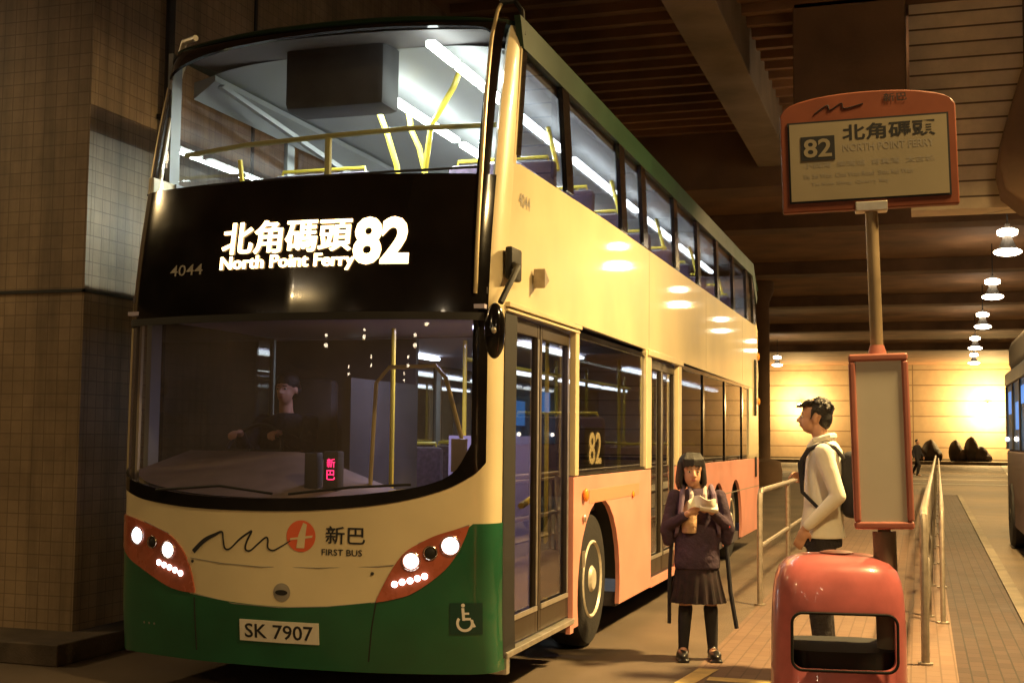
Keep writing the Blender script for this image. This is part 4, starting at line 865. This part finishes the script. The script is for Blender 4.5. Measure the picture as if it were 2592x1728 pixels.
def face(c, k, Mx, par):
    P = lambda x, y, z: Vector(c)+Mx @ (Vector((x, y, z))*k)
    for s_ in (-1, 1):
        m = MB(); m.ell(P(.029*s_, -.074, .000), (.0135*k, .007*k, .0065*k), Mx, 12, 8); e = m.build('eye', mat('eye_white', (.6, .56, .5), .3), par)
        m = MB(); m.ell(P(.029*s_, -.079, .000), (.0065*k, .004*k, .0065*k), Mx, 10, 6); m.build('iris', hairm, e)
        m = MB(); m.caps(P(.014*s_, -.084, .021), .003*k, P(.043*s_, -.076, .022), .0025*k, 6); m.build('eyebrow', hairm, par)
    m = MB(); m.ell(P(0, -.088, -.055), (.020*k, .004*k, .004*k), Mx); m.ell(P(0, -.086, -.062), (.016*k, .004*k, .004*k), Mx); m.build('lips', mat('lips', (.34, .10, .08), .5), par)

# --- schoolgirl: local frame, facing -y, feet at 0
GO = (.80, 2.60, 0)
girl = thing('person', 'girl with bobbed black hair in dark cardigan and skirt holding a white tissue', 'person', GO); girl['_o'] = (0, 0, 0)
b = MB(); HM = Matrix.Rotation(R(6), 3, 'Z') @ Matrix.Rotation(R(2), 3, 'X')
hc = (-.04, -.01, 1.375); head(b, hc, 1.07, HM)
b.caps((0, .01, 1.22), .043, (-.035, 0, 1.32), .040); b.ell((0, .01, 1.12), (.15, .085, .13)); b.ell((0, 0, .95), (.125, .08, .15)); b.ell((0, 0, .80), (.145, .095, .10))
for s_, fx, ky in ((-1, -.10, 0), (1, .115, .01)):
    b.caps((.07*s_, 0, .76), .078, (fx*.85, -.015+ky, .43), .052); b.caps((fx*.85, -.015+ky, .43), .050, (fx, .01+ky, .09), .032); b.caps((fx, .0, .06), .035, (fx+.01*s_, -.13, .035), .028)
# arms: upper arm, forearm to the hands near the chest
arms = {-1: [(-.165, .01, 1.19), (-.225, -.03, .96), (-.075, -.19, 1.075)], 1: [(.165, .01, 1.19), (.225, -.03, .965), (.085, -.19, 1.095)]}
for s_, (a, e, w) in arms.items():
    b.caps(a, .042, e, .034); b.caps(e, .034, w, .023); hand(b, w, (-s_*.75, -.15, .45), (0, .9, .3), .07, .8, s_)
body = b.build('body', skinf, girl, remesh=.0075, sm=3); face(hc, 1.07, HM, body)
h = MB(); P = lambda x, y, z: Vector(hc)+HM @ Vector((x, y, z))
h.ell(P(0, .03, .05), (.100, .108, .090), HM, 18, 12); h.ell(P(0, .07, -.03), (.098, .065, .095), HM)
for i in range(44):
    a = R(-60+300*i/43); x, y = math.cos(a)*.093, math.sin(a)*.092+.022
    if y < -.03 and abs(x) < .078: continue
    ln = -.118+(.012 if i % 3 else -.004)+(.008 if i % 5 == 0 else 0)
    h.caps(P(x*.9, y*.9, .06), .020, P(x*1.10, y*1.04+.004, ln+.04), .017, 8); h.caps(P(x*1.10, y*1.04+.004, ln+.04), .017, P(x*1.03, y*.98, ln-.012), .007, 8)
for i in range(11):
    x = -.062+.0124*i; h.caps(P(x*.75, -.03, .122), .018, P(x*1.05, -.082+abs(x)*.2, .085), .016, 8); h.caps(P(x*1.05, -.082+abs(x)*.2, .085), .016, P(x*1.15, -.098+abs(x)*.32, .042-abs(x)*.25+(.008 if i % 2 else 0)), .005, 8)
h.build('hair', hairm, girl, remesh=.0045, sm=1)
def torso_rows(m, rows, n=28, e=2.3):
    vs = []
    for x0, y0_, rx, ry, z in rows:
        for i in range(n):
            t_ = 2*math.pi*i/n; vs.append((x0+rx*math.copysign(abs(math.cos(t_))**(2/e), math.cos(t_)), y0_+ry*math.copysign(abs(math.sin(t_))**(2/e), math.sin(t_)), z))
    m.add(vs, [(i*n+k, i*n+(k+1) % n, (i+1)*n+(k+1) % n, (i+1)*n+k) for i in range(len(rows)-1) for k in range(n)]+[tuple(range(n))[::-1], tuple(range((len(rows)-1)*n, len(rows)*n))])
# cardigan with sleeves
c = MB(); torso_rows(c, [(0, .0, .165, .118, .66), (0, 0, .170, .122, .70), (0, 0, .165, .118, .82), (0, 0, .160, .112, .95), (0, .005, .165, .108, 1.06), (0, .01, .168, .10, 1.14), (0, .012, .150, .09, 1.20), (0, .014, .10, .07, 1.235), (0, .014, .055, .055, 1.25)])
for s_, (a, e_, w) in arms.items():
    w2 = Vector(e_).lerp(Vector(w), .80); c.caps(a, .052, Vector(a).lerp(Vector(e_), .5), .050); c.caps(Vector(a).lerp(Vector(e_), .5), .050, e_, .047); c.caps(e_, .047, w2, .036)
    c.caps(Vector(e_)+Vector((0, .0, -.02)), .05, Vector(e_)+Vector((-.01*s_, .02, -.10)), .04)
c.build('cardigan', cardi, girl, remesh=.009, sm=3)
# blouse front, collar, straps
m = MB(); torso_rows(m, [(-.062, -.062, .058, .085, .925), (-.062, -.066, .060, .088, 1.0), (-.060, -.062, .056, .082, 1.08), (-.045, -.05, .04, .068, 1.16)]); m.build('blouse_front', blouse, girl, remesh=.008, sm=2)
m = MB(); m.tube([(-.05, -.095, 1.13), (-.045, -.075, 1.20), (-.055, 0, 1.255), (0, .05, 1.27), (.055, 0, 1.255), (.05, -.075, 1.20), (.055, -.098, 1.12)], [.016, .018, .018, .018, .018, .018, .014], 8); m.build('collar', mat('pale_collar', (.5, .42, .40), .8), girl)
# skirt, pleated
m = MB(); vs = []; n = 72; rws = [(.150, .70, .10), (.165, .60, .12), (.185, .50, .135), (.205, .415, .145)]
for r_, z, ry in rws:
    for i in range(n):
        t_ = 2*math.pi*i/n; k = 1+.05*(1 if i % 4 < 2 else -1)*((.72-z)/.3); vs.append((r_*k*math.cos(t_), ry*k*math.sin(t_), z))
m.add(vs, [(i*n+k, i*n+(k+1) % n, (i+1)*n+(k+1) % n, (i+1)*n+k) for i in range(3) for k in range(n)])
m.build('skirt', mat('dark_plaid_skirt', (.022, .010, .012), .9, var=.6, vscale=24), girl, solid=.006)
for s_, fx, ky in ((-1, -.10, 0), (1, .115, .01)):
    m = MB(); m.caps((fx*.86, -.013+ky, .37), .054, (fx*.92, .0+ky, .27), .050); m.caps((fx*.92, .0+ky, .27), .050, (fx, .01+ky, .08), .038); m.build('sock', sockm, girl, remesh=.008, sm=2)
    m = MB(); m.ell((fx+.012*s_, -.06, .042), (.046, .125, .036)); m.ell((fx, .01, .055), (.042, .05, .052)); m.box(fx-.045+.01*s_, fx+.045+.01*s_, -.18, .055, .002, .02); m.build('shoe', shoem, girl, remesh=.008, sm=2)
# tissue between the hands and the schoolbag with its hanging straps
tis = MB(); rnd = random.Random(4)
def tf_(u, v): return Vector((-.085+.20*u, -.235+.05*math.sin(u*7)*v-.03*v, 1.125+.075*v-.05*abs(u-.45)+.012*math.sin(9*u+5*v)))
tis.grid(tf_, 14, 8); tis.grid(lambda u, v: Vector((.0+.13*u, -.225-.03*math.sin(v*5), 1.10+.07*v-.02*u)), 8, 6); to = tis.build('tissue', tissue, solid=.006, origin=GO if False else (0, 0, 0)); to.location = GO
tag(to, 'crumpled white tissue in the hands of the girl', 'tissue')
bg_ = thing('school_bag', 'dark backpack on the girl with straps hanging at both sides', 'backpack', GO); bg_['_o'] = (0, 0, 0)
m = MB(); m.rbox((0, .20, .98), (.30, .16, .40), .06, None, 3); m.rbox((0, .29, .90), (.22, .06, .20), .025); m.build('pack', bagm, bg_)
for s_ in (-1, 1):
    m = MB(); m.tube([(.10*s_, .12, 1.20), (.105*s_, .02, 1.262), (.115*s_, -.09, 1.20), (.13*s_, -.125, 1.08), (.155*s_, -.08, .93), (.17*s_, .06, .85)], [.018, .020, .020, .018, .014, .012], 8); m.build('shoulder_strap', mat('mauve_strap', (.16, .11, .17), .8), bg_)
m = MB(); m.tube([(-.185, .02, .86), (-.20, -.02, .70), (-.205, -.02, .52), (-.205, -.02, .26)], .014, 8); m.build('hanging_strap', bagm, bg_)
m = MB(); m.tube([(.20, .0, .98), (.215, -.03, .80), (.24, -.04, .50), (.285, -.04, .235)], .016, 8); m.build('hanging_strap', bagm, bg_)
m = MB(); m.rbox((.19, -.07, .975), (.09, .04, .022), .008); m.build('strap_tab', mat('red_tab', (.6, .06, .05), .6), bg_)
for q in (girl, bg_, to): q.rotation_euler = (0, 0, R(14))

# --- standing man, seen in profile, facing -x ; built facing -y then turned
MO = (1.71, 2.35, 0)
man = thing('person', 'young man in a white shirt and dark trousers standing in profile between the railings', 'person', MO); man['_o'] = (0, 0, 0)
K = 1.91/1.75
def k3(*p): return tuple(q*K for q in p)
b = MB(); HM2 = Matrix.Rotation(R(-4), 3, 'X'); hc2 = k3(0, -.035, 1.625); head(b, hc2, 1.08*1.0, HM2)
b.caps(k3(0, .025, 1.44), .058, k3(0, -.01, 1.55), .056); b.ell(k3(0, .03, 1.30), (.19, .115, .18)); b.ell(k3(0, .01, 1.10), (.15, .10, .18)); b.ell(k3(0, .01, .94), (.165, .115, .12))
for s_ in (-1, 1):
    b.caps(k3(.09*s_, .01, .90), .088, k3(.10*s_, -.02, .50), .060); b.caps(k3(.10*s_, -.02, .50), .058, k3(.11*s_, .03, .10), .040); b.caps(k3(.11*s_, .02, .06), .04, k3(.12*s_, -.15, .04), .034)
# near arm (his left, +x before turning): elbow back, hand at the pocket; far arm forward
aL = [k3(.20, .035, 1.40), k3(.235, .125, 1.13), k3(.21, -.075, .93)]; aR = [k3(-.20, .03, 1.40), k3(-.235, .05, 1.12), k3(-.17, -.10, 1.22)]
for a, e_, w in (aL, aR): b.caps(a, .050, e_, .040); b.caps(e_, .040, w, .028)
hand(b, aL[2], (-.05, -.35, -.8), (-1, 0, 0), .092, .35, 1); hand(b, aR[2], (.1, -.8, .35), (.6, 0, -.6), .085, .9, -1)
mb_ = b.build('body', skin, man, remesh=.008, sm=3); face(hc2, 1.08, HM2, mb_)
h = MB(); P = lambda x, y, z: Vector(hc2)+HM2 @ (Vector((x, y, z))*1.08)
h.ell(P(0, .030, .048), (.086, .098, .080), HM2, 18, 12); h.ell(P(0, .062, .0), (.074, .062, .075), HM2); h.ell(P(0, .068, -.035), (.058, .045, .045), HM2)
rnd = random.Random(11)
for i in range(46):
    a = rnd.uniform(0, 2*math.pi); el = rnd.uniform(.15, 1.45); d = Vector((math.cos(a)*math.cos(el), math.sin(a)*math.cos(el), math.sin(el)))
    p0 = Vector((d.x*.080, d.y*.092+.03, d.z*.078+.045)); p1 = p0+d*rnd.uniform(.008, .02)+Vector((0, -.012, -.006)); h.caps(P(*p0), .020, P(*p1), .006, 6)
for x in (-.06, -.035, -.01, .02, .045, .065): h.caps(P(x, -.035, .095), .024, P(x*1.05, -.118+abs(x)*.3, .062), .008, 8)
for s_ in (-1, 1): h.caps(P(.076*s_, -.006, .04), .014, P(.079*s_, -.014, -.012), .006, 6)
h.build('hair', hairm, man, remesh=.0065, sm=1)
c = MB(); torso_rows(c, [(*k3(0, .01), .180*K, .150*K, .86*K), (*k3(0, .01), .176*K, .138*K, .92*K), (*k3(0, .015), .165*K, .120*K, 1.05*K), (*k3(0, .022), .175*K, .122*K, 1.2*K), (*k3(0, .03), .190*K, .120*K, 1.33*K), (*k3(0, .032), .180*K, .108*K, 1.41*K), (*k3(0, .03), .115*K, .085*K, 1.455*K), (*k3(0, .022), .07*K, .072*K, 1.475*K)])
for (a, e_, w), f in ((aL, .93), (aR, .9)):
    w2 = Vector(e_).lerp(Vector(w), f); md = Vector(a).lerp(Vector(e_), .5); c.caps(a, .066, md, .060); c.caps(md, .060, e_, .054); c.caps(e_, .054, w2, .038)
c.build('shirt', shirt, man, remesh=.010, sm=3)
m = MB(); m.tube([k3(.05, -.07, 1.43), k3(.07, -.03, 1.475), k3(.06, .06, 1.500), k3(0, .085, 1.505), k3(-.06, .06, 1.500), k3(-.07, -.03, 1.475), k3(-.05, -.07, 1.43)], [.016, .024, .026, .026, .026, .024, .016], 8); m.build('collar', shirt, man)
c = MB(); torso_rows(c, [(*k3(0, .01), .165*K, .125*K, .80*K), (*k3(0, .01), .165*K, .125*K, .88*K), (*k3(0, .01), .155*K, .115*K, 1.0*K)])
for s_ in (-1, 1): c.caps(k3(.085*s_, .01, .84), .098, k3(.10*s_, -.01, .50), .082); c.caps(k3(.10*s_, -.01, .50), .082, k3(.11*s_, .03, .09), .066)
c.build('trousers', trouser, man, remesh=.010, sm=3)
for s_ in (-1, 1):
    m = MB(); m.ell(k3(.118*s_, -.07, .048), (.052, .15, .045)); m.box(.118*s_*K-.05, .118*s_*K+.05, -.22, .07, .002, .025); m.build('shoe', shoem, man, remesh=.01, sm=2)
bp_ = thing('backpack', 'dark backpack worn by the young man in the white shirt', 'backpack', MO); bp_['_o'] = (0, 0, 0)
m = MB(); m.rbox(k3(0, .215, 1.20), (.30, .17, .46), .06, None, 3); m.rbox(k3(0, .315, 1.12), (.22, .06, .24), .025); m.build('pack', bagm, bp_)
for s_ in (-1, 1):
    m = MB(); m.tube([k3(.12*s_, .16, 1.36), k3(.125*s_, .10, 1.43), k3(.13*s_, .03, 1.455), k3(.135*s_, -.06, 1.42), k3(.145*s_, -.115, 1.33), k3(.16*s_, -.10, 1.15), k3(.17*s_, .05, 1.0)], [.014, .016, .018, .018, .018, .014, .012], 8); m.build('shoulder_strap', bagm, bp_)
for q in (man, bp_): q.rotation_euler = (0, 0, R(-90))
# --- driver
dr = thing('person', 'bus driver in dark uniform sitting dimly behind the windscreen', 'person', (-2.0, 1.45, 1.20)); dr['_o'] = (0, 0, 0)
b = MB(); hd = (.02, -.05, .74); head(b, hd, 1.0); b.caps((0, 0, .52), .055, (0, -.02, .66), .05)
for a, e_, w in (((-.19, 0, .50), (-.25, -.16, .30), (-.15, -.40, .42)), ((.19, 0, .50), (.25, -.16, .30), (.15, -.40, .42))):
    b.caps(a, .05, e_, .04); b.caps(e_, .04, w, .03); hand(b, w, (0, -1, .1), (0, 0, -1), .085, 1.2, 1 if w[0] > 0 else -1)
b.ell((0, 0, .38), (.18, .11, .20)); b.ell((0, 0, .14), (.17, .14, .12))
for s_ in (-1, 1): b.caps((.09*s_, 0, .10), .085, (.12*s_, -.42, .10), .06); b.caps((.12*s_, -.42, .10), .058, (.12*s_, -.48, -.42), .04); b.caps((.12*s_, -.48, -.45), .04, (.12*s_, -.62, -.47), .03)
db = b.build('body', skin, dr, remesh=.01, sm=3); face(hd, 1.0, Matrix.Identity(3), db)
h = MB(); h.ell((.02, -.035, .79), (.088, .098, .082)); h.ell((.02, .02, .74), (.080, .07, .075)); h.build('hair', hairm, dr, remesh=.01, sm=1)
c = MB(); torso_rows(c, [(0, 0, .19, .16, .04), (0, 0, .19, .14, .25), (0, 0, .205, .13, .42), (0, 0, .18, .11, .52), (0, 0, .07, .07, .57)])
for a, e_, w in (((-.19, 0, .50), (-.25, -.16, .30), (-.15, -.40, .42)), ((.19, 0, .50), (.25, -.16, .30), (.15, -.40, .42))): c.caps(a, .066, e_, .058); c.caps(e_, .058, Vector(e_).lerp(Vector(w), .88), .042)
c.build('jacket', trouser, dr, remesh=.01, sm=2)
c = MB()
for s_ in (-1, 1): c.caps((.09*s_, 0, .10), .095, (.12*s_, -.42, .10), .075); c.caps((.12*s_, -.42, .10), .075, (.12*s_, -.48, -.40), .055)
c.build('trousers', trouser, dr, remesh=.01, sm=2)
# --- far walker
fw = thing('person', 'distant dark clothed person walking beside the timetable case', 'person', (2.30, 55, 0)); fw['_o'] = (0, 0, 0)
b = MB(); hf = (0, -.03, 1.58); head(b, hf, 1.0); b.caps((0, 0, 1.38), .055, (0, 0, 1.5), .05); b.ell((0, 0, 1.2), (.18, .11, .2)); b.ell((0, 0, .95), (.16, .11, .15))
lg = {-1: [(-.08, 0, .9), (-.10, -.16, .50), (-.10, -.05, .08)], 1: [(.08, 0, .9), (.10, .12, .48), (.10, .32, .14)]}
ar = {-1: [(-.2, 0, 1.36), (-.26, .08, 1.08), (-.25, .02, .86)], 1: [(.2, 0, 1.36), (.26, -.04, 1.08), (.25, -.18, .90)]}
for s_ in (-1, 1):
    a, k_, f = lg[s_]; b.caps(a, .08, k_, .055); b.caps(k_, .055, f, .04); b.caps(f, .04, (f[0], f[1]-.15, f[2]-.04), .03)
    a, e_, w = ar[s_]; b.caps(a, .05, e_, .04); b.caps(e_, .04, w, .03); hand(b, w, (0, -.2, -1), (-s_, 0, 0), .085, .4, s_)
fb = b.build('body', skin, fw, remesh=.012, sm=2); face(hf, 1, Matrix.Identity(3), fb)
c = MB(); torso_rows(c, [(0, 0, .20, .15, .80), (0, 0, .19, .14, 1.1), (0, 0, .205, .13, 1.3), (0, 0, .18, .11, 1.4), (0, 0, .07, .07, 1.45)])
for s_ in (-1, 1): a, e_, w = ar[s_]; c.caps(a, .07, e_, .06); c.caps(e_, .06, Vector(e_).lerp(Vector(w), .9), .045)
c.build('jacket', bagm, fw, remesh=.014, sm=2)
c = MB()
for s_ in (-1, 1): a, k_, f = lg[s_]; c.caps(a, .10, k_, .075); c.caps(k_, .075, f, .06)
c.build('trousers', trouser, fw, remesh=.014, sm=2)
h = MB(); h.ell((0, 0, 1.625), (.086, .095, .08)); h.build('hair', hairm, fw)
fw.rotation_euler = (0, 0, R(60))
for o in list(bpy.data.objects):
    if '_o' in o: del o['_o']
